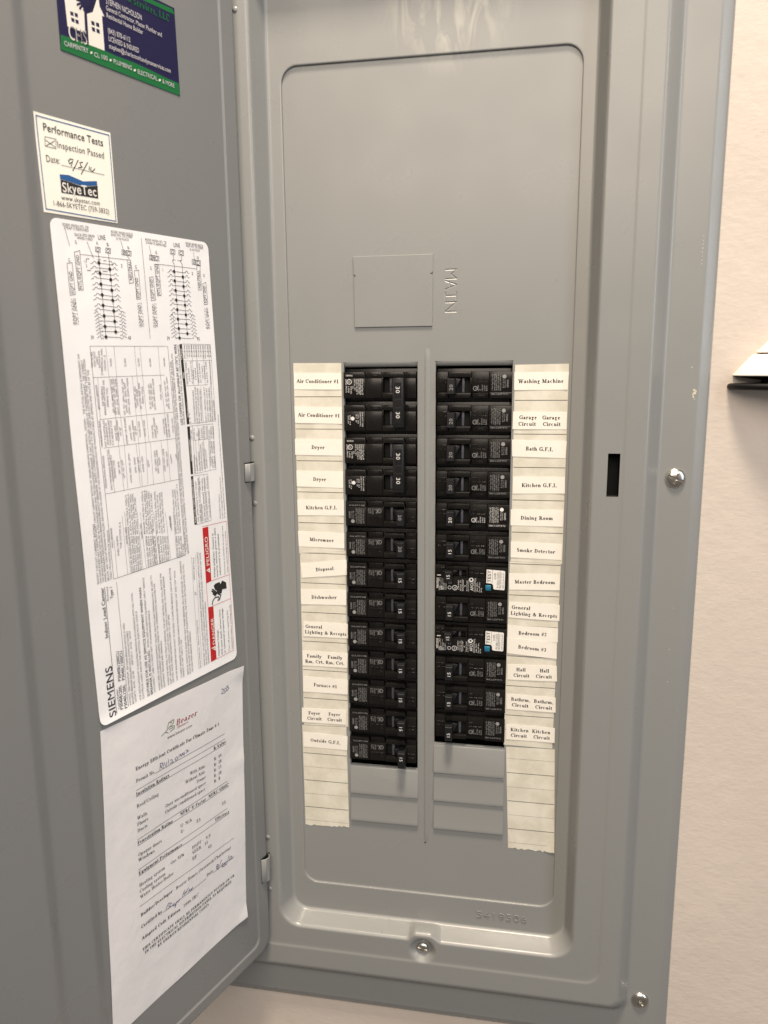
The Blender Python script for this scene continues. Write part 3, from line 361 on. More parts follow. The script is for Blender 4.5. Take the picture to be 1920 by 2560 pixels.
LABEL_DOTS=[(129.0,63.9),(128.7,57.8),(128.7,51.5),(128.4,45.2),(128.3,39.0),(128.1,32.7),(128.0,26.4),(127.8,20.1),(121.1,61.0),(121.0,54.8),(120.8,48.5),(120.6,42.4),(120.4,36.1),(120.3,29.8),(120.1,23.4),(67.5,64.9),(67.3,58.8),(67.0,52.6),(66.8,46.3),(66.4,40.0),(66.2,33.8),(65.9,27.5),(65.7,21.2),(59.6,62.0),(59.4,55.8),(59.2,49.6),(58.9,43.4),(58.6,37.0),(58.4,30.7),(58.1,24.4)]
LABEL_LINES=[('k',0.35,[(141.4,-223.3),(143.1,-136.2)]),('k',0.25,[(131.5,-222.4),(133.5,-135.3)]),('k',0.15,[(64.9,-219.6),(66.2,-133.3)]),('k',0.15,[(61.4,-219.3),(62.2,-132.7)]),('k',0.2,[(140.3,14.3),(77.0,15.4)]),('k',0.2,[(139.6,-4.5),(109.4,-4.0)]),('k',0.2,[(109.4,-4.0),(81.4,-3.7)]),('k',0.2,[(137.1,-30.2),(75.7,-28.8)]),('k',0.2,[(135.7,-48.1),(74.6,-47.0)]),('k',0.2,[(137.2,-77.0),(73.6,-75.7)]),('k',0.25,[(135.5,-133.0),(72.0,-130.6)]),('k',0.25,[(140.3,14.3),(135.5,-133.0)]),('k',0.25,[(77.0,15.4),(72.0,-130.6)]),('k',0.16,[(128.6,14.4),(127.7,-4.2),(124.7,-30.5),(124.0,-48.0),(122.3,-77.1)]),('k',0.16,[(122.3,14.5),(121.7,-4.0),(120.9,-30.0),(119.5,-47.4),(119.2,-76.1)]),('k',0.16,[(105.8,14.8),(105.3,-4.1),(103.9,-29.3),(101.8,-47.2),(102.1,-75.6)]),('k',0.16,[(101.4,14.9),(100.6,-3.9),(99.4,-29.5),(98.9,-47.5)]),('k',0.16,[(85.7,15.2),(85.2,-3.8),(83.5,-29.1),(82.6,-47.8),(81.9,-75.7)]),('k',0.16,[(136.2,-4.6),(137.0,-47.9)]),('k',0.16,[(131.8,-49.0),(129.8,-77.4)]),('k',0.16,[(109.2,-4.0),(108.1,-29.4),(107.7,-47.8),(107.0,-76.3)]),('k',0.16,[(97.7,-47.6),(97.2,-75.9)]),('k',0.16,[(109.9,-47.6),(108.7,-76.0)]),('k',0.16,[(88.3,-47.3),(87.4,-75.8)]),('k',0.16,[(132.4,-132.6),(133.1,-107.1)]),('k',0.16,[(124.0,-132.3),(125.4,-93.1)]),('k',0.16,[(121.4,-132.1),(123.2,-90.9)]),('k',0.16,[(111.1,-131.8),(112.8,-92.6)]),('k',0.16,[(108.1,-131.7),(110.3,-93.0)]),('k',0.16,[(99.8,-131.1),(101.0,-103.3)]),('k',0.16,[(95.9,-131.1),(98.6,-94.9)]),('k',0.16,[(85.9,-130.6),(88.2,-96.7)]),('k',0.16,[(80.3,-130.4),(81.0,-97.8)]),('k',0.18,[(36.1,17.4),(34.2,-37.4),(60.8,-38.0)]),('k',0.18,[(63.7,17.2),(36.1,17.4)]),('k',0.18,[(63.6,5.7),(35.5,6.2)]),('k',0.18,[(61.8,-11.4),(40.5,-11.0)]),('k',0.18,[(62.0,5.7),(61.3,-11.4)]),('k',0.18,[(54.8,17.2),(54.6,-10.8)]),('k',0.18,[(50.4,17.3),(50.1,-11.0)]),('k',0.18,[(43.6,17.4),(43.3,-11.0)]),('k',0.18,[(38.4,17.5),(37.0,-11.0)]),('k',0.18,[(47.9,-12.4),(47.1,-38.1)]),('k',0.18,[(39.3,-12.5),(38.8,-37.1)]),('k',0.18,[(37.3,-39.5),(36.3,-72.9),(59.8,-73.8)]),('k',0.18,[(60.6,-39.5),(37.3,-39.4)]),('k',0.18,[(58.0,-49.8),(43.2,-49.9)]),('k',0.18,[(58.3,-39.5),(57.5,-73.5)]),('k',0.18,[(55.9,-50.0),(55.5,-73.4)]),('k',0.18,[(52.8,-40.0),(52.3,-72.6)]),('k',0.18,[(47.8,-40.2),(47.1,-72.8)]),('k',0.18,[(42.9,-40.3),(42.4,-72.7)]),('k',0.18,[(45.2,-75.4),(44.0,-110.0),(58.8,-110.8)]),('k',0.18,[(59.9,-75.1),(45.2,-75.4)]),('k',0.18,[(52.9,-88.4),(44.7,-88.4)]),('k',0.18,[(54.1,-75.8),(53.8,-111.1)]),('k',0.18,[(49.2,-75.7),(49.0,-110.7)]),('k',0.3,[(130.6,73.0),(127.1,73.0),(127.4,70.2),(130.9,70.3),(130.6,73.0)]),('k',0.3,[(128.0,71.8),(128.2,71.1),(128.8,70.7),(129.4,70.6),(129.9,70.9),(130.0,71.5),(129.8,72.1),(129.2,72.6),(128.6,72.6),(128.1,72.3),(128.0,71.8)]),('k',0.3,[(123.0,73.3),(119.4,73.3),(119.7,70.5),(123.3,70.5),(123.0,73.3)]),('k',0.3,[(120.3,72.0),(120.6,71.4),(121.1,70.9),(121.8,70.9),(122.3,71.2),(122.4,71.8),(122.1,72.4),(121.6,72.8),(120.9,72.9),(120.4,72.6),(120.3,72.0)]),('k',0.3,[(110.7,73.7),(107.0,73.7),(107.2,70.8),(111.0,70.8),(110.7,73.7)]),('k',0.3,[(107.9,72.4),(108.1,71.7),(108.7,71.3),(109.4,71.2),(109.9,71.5),(110.1,72.1),(109.8,72.8),(109.2,73.2),(108.5,73.3),(108.0,73.0),(107.9,72.4)]),('k',0.3,[(107.1,73.7),(103.3,73.7),(103.6,70.8),(107.4,70.8),(107.1,73.7)]),('k',0.3,[(104.3,72.4),(104.5,71.7),(105.1,71.3),(105.8,71.2),(106.3,71.5),(106.5,72.1),(106.2,72.8),(105.6,73.2),(104.9,73.3),(104.4,73.0),(104.3,72.4)]),('k',0.3,[(69.9,79.0),(65.6,79.1),(65.8,76.0),(70.1,76.0),(69.9,79.0)]),('k',0.3,[(66.6,77.7),(66.9,77.0),(67.5,76.5),(68.3,76.4),(68.9,76.7),(69.1,77.4),(68.8,78.1),(68.1,78.5),(67.4,78.6),(66.8,78.3),(66.6,77.7)]),('k',0.3,[(62.1,79.3),(57.7,79.3),(57.9,76.2),(62.3,76.2),(62.1,79.3)]),('k',0.3,[(58.7,77.9),(59.0,77.2),(59.7,76.7),(60.5,76.6),(61.1,77.0),(61.3,77.6),(61.0,78.3),(60.3,78.8),(59.5,78.9),(58.9,78.6),(58.7,77.9)]),('k',0.3,[(88.2,73.2),(84.2,73.2),(84.4,70.1),(88.5,70.2),(88.2,73.2)]),('k',0.3,[(85.1,71.8),(85.4,71.1),(86.0,70.6),(86.8,70.6),(87.3,70.9),(87.5,71.5),(87.2,72.2),(86.6,72.7),(85.9,72.8),(85.3,72.4),(85.1,71.8)]),('k',0.3,[(84.4,73.2),(80.3,73.2),(80.5,70.2),(84.6,70.2),(84.4,73.2)]),('k',0.3,[(81.3,71.8),(81.5,71.1),(82.2,70.7),(82.9,70.6),(83.5,70.9),(83.7,71.6),(83.4,72.2),(82.7,72.7),(82.0,72.8),(81.4,72.5),(81.3,71.8)]),('k',0.3,[(49.9,74.6),(45.3,74.6),(45.5,71.4),(50.1,71.5),(49.9,74.6)]),('k',0.3,[(46.4,73.2),(46.7,72.5),(47.4,72.0),(48.2,71.9),(48.9,72.2),(49.1,72.9),(48.8,73.6),(48.1,74.1),(47.2,74.2),(46.6,73.8),(46.4,73.2)]),('k',0.3,[(46.3,74.6),(41.6,74.6),(41.9,71.4),(46.5,71.4),(46.3,74.6)]),('k',0.3,[(42.7,73.2),(43.0,72.4),(43.7,71.9),(44.6,71.8),(45.2,72.2),(45.4,72.9),(45.1,73.6),(44.4,74.1),(43.6,74.2),(42.9,73.8),(42.7,73.2)]),('k',0.3,[(109.8,71.5),(108.1,72.9)]),('k',0.3,[(87.2,70.9),(85.4,72.4)]),('k',0.3,[(48.6,72.4),(46.8,73.7)]),('k',0.3,[(128.8,69.7),(127.8,20.1)]),('k',0.3,[(121.3,69.8),(120.1,23.4)]),('k',0.3,[(67.5,75.4),(67.3,72.8),(68.4,71.5),(67.1,69.6),(65.7,21.3)]),('k',0.3,[(60.0,75.7),(59.7,73.6),(61.2,72.3),(59.7,70.4),(58.1,24.4)]),('k',0.25,[(68.6,72.1),(65.7,72.4)]),('k',0.25,[(64.0,72.4),(59.7,72.7)]),('k',0.25,[(142.3,67.4),(107.1,68.1)]),('k',0.25,[(80.6,68.2),(46.0,68.7)]),('k',0.25,[(106.7,70.5),(105.1,68.7)]),('k',0.25,[(94.4,82.9),(92.1,19.9)]),('k',0.25,[(151.4,81.0),(149.0,71.2)]),('k',0.25,[(136.5,75.2),(132.6,66.0)]),('k',0.25,[(111.1,79.0),(109.4,73.8)]),('k',0.25,[(88.1,78.7),(86.7,72.8)]),('k',0.25,[(48.2,79.9),(47.7,74.5)]),('k',0.28,[(151.8,61.2),(148.2,62.0),(147.6,44.1),(151.4,43.3),(151.8,61.2)]),('k',0.28,[(146.1,68.2),(142.2,69.5),(141.8,47.2),(145.1,46.6),(146.1,68.2)]),('k',0.28,[(107.1,68.1),(104.3,68.2),(103.0,54.6),(106.6,53.8),(107.1,68.1)]),('k',0.28,[(101.8,62.1),(98.4,62.7),(98.0,44.9),(101.4,44.4),(101.8,62.1)]),('k',0.28,[(89.6,59.0),(86.4,59.7),(85.4,45.1),(89.2,44.4),(89.6,59.0)]),('k',0.28,[(84.6,67.8),(80.9,68.1),(80.2,48.5),(83.5,47.9),(84.6,67.8)]),('k',0.28,[(45.8,71.0),(42.5,71.1),(41.7,54.9),(45.2,54.6),(45.8,71.0)]),('k',0.28,[(40.5,59.2),(37.3,60.4),(36.4,45.5),(40.1,45.0),(40.5,59.2)]),('k',0.28,[(151.1,41.0),(150.2,41.2)]),('k',0.28,[(149.5,41.3),(148.6,41.6)]),('k',0.28,[(148.0,41.7),(147.9,40.5)]),('k',0.28,[(147.8,39.6),(147.8,38.4)]),('k',0.28,[(147.7,37.5),(147.6,36.3)]),('k',0.28,[(147.6,35.4),(147.5,34.2)]),('k',0.28,[(147.4,33.3),(147.3,32.1)]),('k',0.28,[(147.3,31.2),(147.2,30.0)]),('k',0.28,[(147.2,29.1),(147.1,27.9)]),('k',0.28,[(147.0,27.0),(148.1,26.8)]),('k',0.28,[(148.8,26.7),(149.9,26.6)]),('k',0.28,[(150.6,26.4),(150.6,27.7)]),('k',0.28,[(150.7,28.5),(150.7,29.8)]),('k',0.28,[(150.7,30.6),(150.8,31.9)]),('k',0.28,[(150.8,32.7),(150.8,33.9)]),('k',0.28,[(150.9,34.8),(150.9,36.0)]),('k',0.28,[(150.9,36.9),(151.0,38.1)]),('k',0.28,[(151.0,38.9),(151.1,40.2)]),('k',0.28,[(101.0,41.7),(100.1,41.9)]),('k',0.28,[(99.4,42.1),(98.5,42.3)]),('k',0.28,[(97.8,42.5),(97.8,41.3)]),('k',0.28,[(97.7,40.4),(97.6,39.2)]),('k',0.28,[(97.5,38.3),(97.5,37.1)]),('k',0.28,[(97.4,36.3),(97.3,35.0)]),('k',0.28,[(97.2,34.2),(97.2,32.9)]),('k',0.28,[(97.1,32.1),(97.0,30.8)]),('k',0.28,[(96.9,30.0),(96.8,28.7)]),('k',0.28,[(96.8,27.9),(97.9,27.7)]),('k',0.28,[(98.7,27.5),(99.8,27.3)]),('k',0.28,[(100.5,27.2),(100.6,28.4)]),('k',0.28,[(100.6,29.3),(100.6,30.5)]),('k',0.28,[(100.7,31.3),(100.7,32.6)]),('k',0.28,[(100.7,33.4),(100.8,34.7)]),('k',0.28,[(100.8,35.5),(100.9,36.7)]),('k',0.28,[(100.9,37.6),(100.9,38.8)]),('k',0.28,[(101.0,39.6),(101.0,40.9)]),('k',0.28,[(88.7,42.1),(87.7,42.3)]),('k',0.28,[(87.0,42.4),(86.0,42.7)]),('k',0.28,[(85.4,42.8),(85.3,41.6)]),('k',0.28,[(85.3,40.7),(85.3,39.5)]),('k',0.28,[(85.3,38.6),(85.2,37.4)]),('k',0.28,[(85.2,36.5),(85.2,35.2)]),('k',0.28,[(85.1,34.4),(85.1,33.1)]),('k',0.28,[(85.1,32.3),(85.0,31.0)]),('k',0.28,[(85.0,30.2),(85.0,28.9)]),('k',0.28,[(85.0,28.0),(86.0,27.8)]),('k',0.28,[(86.7,27.7),(87.8,27.5)]),('k',0.28,[(88.5,27.4),(88.5,28.7)]),('k',0.28,[(88.5,29.5),(88.5,30.8)]),('k',0.28,[(88.5,31.6),(88.6,32.9)]),('k',0.28,[(88.6,33.7),(88.6,35.0)]),('k',0.28,[(88.6,35.8),(88.6,37.1)]),('k',0.28,[(88.6,37.9),(88.6,39.1)]),('k',0.28,[(88.7,40.0),(88.7,41.2)]),('k',0.28,[(40.1,42.1),(39.2,42.4)]),('k',0.28,[(38.5,42.6),(37.6,42.8)]),('k',0.28,[(36.9,43.0),(36.8,41.6)]),('k',0.28,[(36.7,40.7),(36.5,39.2)]),('k',0.28,[(36.4,38.3),(36.2,36.9)]),('k',0.28,[(36.1,36.0),(36.0,34.5)]),('k',0.28,[(35.9,33.6),(35.7,32.2)]),('k',0.28,[(35.6,31.2),(35.5,29.8)]),('k',0.28,[(35.4,28.9),(36.5,28.7)]),('k',0.28,[(37.3,28.6),(38.5,28.4)]),('k',0.28,[(39.2,28.3),(39.3,29.7)]),('k',0.28,[(39.4,30.6),(39.5,32.0)]),('k',0.28,[(39.5,32.9),(39.6,34.3)]),('k',0.28,[(39.7,35.2),(39.8,36.6)]),('k',0.28,[(39.8,37.5),(39.9,38.9)]),('k',0.28,[(40.0,39.8),(40.1,41.2)]),('k',0.28,[(129.0,63.9),(131.1,63.7),(131.1,63.7),(131.4,64.4),(132.1,64.6),(133.0,64.2),(133.4,63.5),(135.3,62.7)]),('k',0.28,[(120.1,63.8),(118.4,64.0),(118.4,64.0),(118.0,64.8),(117.3,65.2),(116.6,64.9),(116.4,64.2),(114.9,63.8)]),('k',0.28,[(129.0,63.9),(120.1,63.8)]),('k',0.28,[(128.7,57.8),(130.8,57.6),(130.8,57.6),(131.1,58.3),(131.9,58.5),(132.7,58.1),(133.1,57.4),(135.0,56.6)]),('k',0.28,[(119.8,57.6),(118.0,57.8),(118.0,57.8),(117.7,58.5),(117.0,58.9),(116.3,58.7),(116.1,58.0),(114.6,57.5)]),('k',0.28,[(128.7,57.8),(119.8,57.6)]),('k',0.28,[(128.7,51.5),(130.8,51.3),(130.8,51.3),(131.0,52.0),(131.8,52.2),(132.7,51.9),(133.1,51.1),(135.0,50.4)]),('k',0.28,[(119.7,51.2),(118.0,51.3),(118.0,51.3),(117.6,52.1),(116.9,52.5),(116.2,52.2),(116.0,51.5),(114.5,51.0)]),('k',0.28,[(128.7,51.5),(119.7,51.2)]),('k',0.28,[(128.4,45.2),(130.5,45.1),(130.5,45.1),(130.8,45.8),(131.6,46.0),(132.4,45.6),(132.8,44.9),(134.7,44.2)]),('k',0.28,[(119.4,44.8),(117.7,44.9),(117.7,44.9),(117.3,45.7),(116.6,46.1),(115.9,45.8),(115.7,45.1),(114.2,44.6)]),('k',0.28,[(128.4,45.2),(119.4,44.8)]),('k',0.28,[(128.3,39.0),(130.4,38.8),(130.4,38.8),(130.7,39.6),(131.5,39.8),(132.4,39.5),(132.8,38.7),(134.7,38.0)]),('k',0.28,[(119.3,38.5),(117.5,38.6),(117.5,38.6),(117.2,39.3),(116.5,39.7),(115.8,39.4),(115.6,38.7),(114.0,38.2)]),('k',0.28,[(128.3,39.0),(119.3,38.5)]),('k',0.28,[(130.8,32.7),(116.8,33.0)]),('k',0.28,[(130.6,26.4),(116.6,26.5)]),('k',0.28,[(130.4,20.1),(116.3,20.1)]),('k',0.28,[(129.4,61.0),(131.4,60.8),(131.4,60.8),(131.7,61.5),(132.5,61.7),(133.3,61.4),(133.8,60.6),(135.6,59.8)]),('k',0.28,[(120.1,61.1),(118.4,61.2),(118.4,61.2),(118.1,62.0),(117.3,62.4),(116.7,62.2),(116.5,61.4),(115.0,61.0)]),('k',0.28,[(129.4,61.0),(120.1,61.1)]),('k',0.28,[(129.3,55.0),(131.4,54.8),(131.4,54.8),(131.6,55.5),(132.4,55.7),(133.3,55.3),(133.7,54.6),(135.6,53.8)]),('k',0.28,[(120.0,54.9),(118.3,55.1),(118.3,55.1),(117.9,55.8),(117.2,56.2),(116.6,55.9),(116.3,55.2),(114.8,54.8)]),('k',0.28,[(129.3,55.0),(120.0,54.9)]),('k',0.28,[(129.1,48.8),(131.2,48.6),(131.2,48.6),(131.5,49.3),(132.3,49.6),(133.1,49.2),(133.5,48.4),(135.4,47.7)]),('k',0.28,[(119.8,48.6),(118.1,48.8),(118.1,48.8),(117.7,49.5),(117.0,49.9),(116.4,49.6),(116.1,48.9),(114.6,48.4)]),('k',0.28,[(129.1,48.8),(119.8,48.6)]),('k',0.28,[(128.9,42.7),(131.0,42.6),(131.0,42.6),(131.3,43.3),(132.1,43.5),(132.9,43.2),(133.3,42.4),(135.2,41.7)]),('k',0.28,[(119.6,42.5),(117.9,42.6),(117.9,42.6),(117.5,43.3),(116.8,43.7),(116.1,43.4),(115.9,42.7),(114.4,42.2)]),('k',0.28,[(128.9,42.7),(119.6,42.5)]),('k',0.28,[(128.7,36.5),(130.9,36.4),(130.9,36.4),(131.1,37.1),(131.9,37.3),(132.8,37.0),(133.2,36.2),(135.1,35.5)]),('k',0.28,[(119.4,36.1),(117.7,36.2),(117.7,36.2),(117.3,37.0),(116.6,37.3),(115.9,37.1),(115.7,36.3),(114.2,35.8)]),('k',0.28,[(128.7,36.5),(119.4,36.1)]),('k',0.28,[(131.0,29.7),(117.6,29.7)]),('k',0.28,[(130.8,23.5),(117.3,23.4)]),('k',0.26,[(135.6,34.0),(134.2,34.2),(133.8,35.1),(132.9,35.3),(132.5,34.3),(132.3,33.5),(130.5,33.8)]),('k',0.26,[(111.3,35.3),(112.7,35.4),(113.0,36.2),(113.9,36.3),(114.6,35.3),(115.0,34.4),(116.8,34.5)]),('k',0.26,[(135.4,31.9),(134.1,32.2),(133.7,33.0),(132.8,33.2),(132.4,32.3),(132.2,31.5),(130.4,31.7)]),('k',0.26,[(111.3,33.1),(112.7,33.3),(113.0,34.1),(113.9,34.2),(114.6,33.2),(115.0,32.3),(116.8,32.4)]),('k',0.26,[(135.3,29.8),(134.0,30.1),(133.6,30.9),(132.7,31.1),(132.2,30.2),(132.0,29.4),(130.2,29.6)]),('k',0.26,[(111.3,30.9),(112.7,31.1),(113.0,31.9),(113.9,32.0),(114.6,31.0),(115.0,30.2),(116.8,30.2)]),('k',0.26,[(135.2,27.7),(133.9,28.0),(133.4,28.9),(132.6,29.1),(132.1,28.1),(131.9,27.3),(130.1,27.5)]),('k',0.26,[(111.3,28.8),(112.7,28.9),(113.0,29.8),(113.9,29.9),(114.6,28.9),(115.0,28.0),(116.8,28.1)]),('k',0.26,[(135.1,25.7),(133.8,25.9),(133.3,26.8),(132.5,27.0),(132.0,26.0),(131.8,25.2),(130.0,25.4)]),('k',0.26,[(111.3,26.6),(112.7,26.8),(113.0,27.6),(113.9,27.7),(114.6,26.7),(114.9,25.8),(116.8,25.9)]),('k',0.26,[(135.0,23.6),(133.6,23.9),(133.2,24.7),(132.3,24.9),(131.9,23.9),(131.7,23.1),(129.9,23.3)]),('k',0.26,[(111.3,24.4),(112.7,24.6),(113.0,25.4),(113.9,25.6),(114.6,24.5),(114.9,23.7),(116.8,23.8)]),('k',0.26,[(134.8,21.5),(133.5,21.8),(133.1,22.6),(132.2,22.8),(131.7,21.8),(131.5,21.0),(129.7,21.2)]),('k',0.26,[(111.3,22.2),(112.7,22.4),(113.0,23.3),(113.9,23.4),(114.6,22.4),(114.9,21.5),(116.8,21.6)]),('k',0.26,[(134.7,19.4),(133.4,19.7),(132.9,20.5),(132.1,20.7),(131.6,19.7),(131.4,18.9),(129.6,19.1)]),('k',0.26,[(111.3,20.1),(112.6,20.3),(113.0,21.1),(113.9,21.2),(114.5,20.2),(114.9,19.3),(116.8,19.5)]),('k',0.28,[(67.5,64.9),(69.4,64.7),(69.4,64.7),(69.7,65.5),(70.4,65.8),(71.2,65.4),(71.6,64.5),(73.4,63.7)]),('k',0.28,[(58.8,65.0),(57.0,65.1),(57.0,65.1),(56.6,66.0),(55.9,66.4),(55.2,66.1),(55.0,65.3),(53.4,64.8)]),('k',0.28,[(67.5,64.9),(58.8,65.0)]),('k',0.28,[(67.3,58.8),(69.2,58.6),(69.2,58.6),(69.5,59.4),(70.2,59.6),(71.0,59.2),(71.4,58.4),(73.2,57.6)]),('k',0.28,[(58.6,58.7),(56.8,58.8),(56.8,58.8),(56.4,59.7),(55.7,60.1),(55.0,59.8),(54.7,59.0),(53.2,58.5)]),('k',0.28,[(67.3,58.8),(58.6,58.7)]),('k',0.28,[(67.0,52.6),(68.9,52.4),(68.9,52.4),(69.2,53.2),(69.9,53.5),(70.7,53.1),(71.1,52.2),(72.9,51.5)]),('k',0.28,[(58.2,52.4),(56.4,52.6),(56.4,52.6),(56.1,53.4),(55.3,53.8),(54.6,53.5),(54.4,52.7),(52.8,52.2)]),('k',0.28,[(67.0,52.6),(58.2,52.4)]),('k',0.28,[(66.8,46.3),(68.7,46.1),(68.7,46.1),(69.0,46.9),(69.7,47.2),(70.5,46.8),(70.9,46.0),(72.7,45.2)]),('k',0.28,[(58.0,46.0),(56.2,46.1),(56.2,46.1),(55.8,47.0),(55.1,47.4),(54.4,47.1),(54.1,46.3),(52.6,45.7)]),('k',0.28,[(66.8,46.3),(58.0,46.0)]),('k',0.28,[(66.4,40.0),(68.4,39.9),(68.4,39.9),(68.7,40.7),(69.4,41.0),(70.2,40.6),(70.6,39.8),(72.4,39.0)]),('k',0.28,[(57.7,39.7),(55.8,39.8),(55.8,39.8),(55.5,40.6),(54.7,41.0),(54.0,40.7),(53.8,39.9),(52.2,39.3)]),('k',0.28,[(66.4,40.0),(57.7,39.7)]),('k',0.28,[(69.1,33.8),(55.0,34.0)]),('k',0.28,[(68.8,27.5),(54.6,27.5)]),('k',0.28,[(68.6,21.3),(54.4,21.1)]),('k',0.28,[(67.7,61.9),(69.7,61.7),(69.7,61.7),(69.9,62.5),(70.7,62.8),(71.4,62.4),(71.8,61.5),(73.6,60.7)]),('k',0.28,[(58.7,62.1),(56.9,62.2),(56.9,62.2),(56.5,63.1),(55.8,63.5),(55.1,63.2),(54.8,62.4),(53.3,61.9)]),('k',0.28,[(67.7,61.9),(58.7,62.1)]),('k',0.28,[(67.5,55.8),(69.5,55.6),(69.5,55.6),(69.7,56.4),(70.5,56.7),(71.3,56.3),(71.6,55.5),(73.4,54.7)]),('k',0.28,[(58.4,55.9),(56.6,56.0),(56.6,56.0),(56.3,56.9),(55.5,57.3),(54.8,57.0),(54.6,56.2),(53.0,55.7)]),('k',0.28,[(67.5,55.8),(58.4,55.9)]),('k',0.28,[(67.3,49.7),(69.3,49.5),(69.3,49.5),(69.5,50.3),(70.3,50.6),(71.1,50.2),(71.4,49.4),(73.2,48.6)]),('k',0.28,[(58.2,49.7),(56.4,49.8),(56.4,49.8),(56.0,50.7),(55.3,51.0),(54.6,50.8),(54.3,49.9),(52.8,49.4)]),('k',0.28,[(67.3,49.7),(58.2,49.7)]),('k',0.28,[(67.1,43.5),(69.1,43.4),(69.1,43.4),(69.3,44.2),(70.1,44.5),(70.9,44.1),(71.2,43.2),(73.0,42.5)]),('k',0.28,[(58.0,43.4),(56.1,43.5),(56.1,43.5),(55.8,44.4),(55.0,44.8),(54.3,44.5),(54.1,43.7),(52.5,43.1)]),('k',0.28,[(67.1,43.5),(58.0,43.4)]),('k',0.28,[(66.8,37.2),(68.8,37.1),(68.8,37.1),(69.0,37.9),(69.8,38.2),(70.6,37.9),(70.9,37.0),(72.7,36.3)]),('k',0.28,[(57.6,37.1),(55.8,37.1),(55.8,37.1),(55.4,38.0),(54.7,38.4),(54.0,38.1),(53.7,37.3),(52.1,36.7)]),('k',0.28,[(66.8,37.2),(57.6,37.1)]),('k',0.28,[(68.7,30.8),(55.4,30.7)]),('k',0.28,[(68.5,24.5),(55.1,24.3)]),('k',0.26,[(73.9,35.2),(72.5,35.5),(72.0,36.4),(71.1,36.6),(70.5,35.6),(70.2,34.7),(68.8,35.0)]),('k',0.26,[(49.6,36.4),(51.0,36.6),(51.5,37.5),(52.4,37.6),(53.2,36.5),(53.7,35.6),(55.1,35.7)]),('k',0.26,[(73.8,32.9),(72.4,33.2),(71.8,34.1),(70.9,34.3),(70.3,33.3),(70.0,32.4),(68.6,32.7)]),('k',0.26,[(49.4,34.1),(50.9,34.3),(51.3,35.1),(52.2,35.2),(53.0,34.2),(53.5,33.2),(54.9,33.3)]),('k',0.26,[(73.6,30.6),(72.2,30.9),(71.7,31.8),(70.8,32.0),(70.1,31.0),(69.9,30.1),(68.5,30.4)]),('k',0.26,[(49.2,31.7),(50.7,31.9),(51.1,32.7),(52.1,32.8),(52.9,31.8),(53.3,30.8),(54.7,30.9)]),('k',0.26,[(73.4,28.3),(72.0,28.6),(71.5,29.5),(70.6,29.7),(70.0,28.7),(69.7,27.8),(68.3,28.0)]),('k',0.26,[(49.0,29.3),(50.5,29.5),(50.9,30.3),(51.9,30.5),(52.7,29.4),(53.1,28.4),(54.6,28.6)]),('k',0.26,[(73.3,26.0),(71.9,26.3),(71.4,27.2),(70.4,27.4),(69.8,26.4),(69.5,25.5),(68.1,25.7)]),('k',0.26,[(48.8,26.9),(50.3,27.1),(50.7,27.9),(51.7,28.1),(52.5,27.0),(52.9,26.1),(54.4,26.2)]),('k',0.26,[(73.1,23.7),(71.7,24.0),(71.2,24.8),(70.3,25.0),(69.7,24.1),(69.4,23.2),(68.0,23.4)]),('k',0.26,[(48.6,24.5),(50.1,24.7),(50.5,25.5),(51.5,25.7),(52.3,24.6),(52.7,23.7),(54.2,23.8)]),('k',0.26,[(73.0,21.4),(71.6,21.7),(71.0,22.5),(70.1,22.7),(69.5,21.7),(69.2,20.8),(67.8,21.0)]),('k',0.26,[(48.4,22.1),(49.9,22.3),(50.3,23.1),(51.3,23.3),(52.1,22.2),(52.6,21.3),(54.0,21.4)]),('k',0.35,[(138.0,65.4),(138.1,63.1)]),('k',0.35,[(138.0,65.4),(135.8,65.5)]),('k',0.35,[(129.8,65.7),(127.2,65.8)]),('k',0.35,[(125.7,65.7),(123.1,65.8)]),('k',0.35,[(121.4,65.8),(119.3,65.8)]),('k',0.35,[(119.0,65.6),(119.0,63.4)]),('k',0.35,[(138.0,58.8),(135.1,58.8)]),('k',0.35,[(132.3,58.9),(128.1,59.2)]),('k',0.35,[(126.7,59.3),(122.9,59.6)]),('k',0.35,[(138.2,62.2),(138.0,60.2)]),('r',0.3,[(53.8,-113.2),(27.8,-113.6)]),('r',0.3,[(27.8,-113.6),(26.3,-217.1)]),('r',0.3,[(26.3,-217.1),(52.1,-218.2)]),('r',0.3,[(47.0,-155.9),(27.3,-155.7)]),('r',0.3,[(46.5,-175.6),(27.2,-174.9)]),('r',0.3,[(52.6,-156.4),(51.9,-175.5)])]
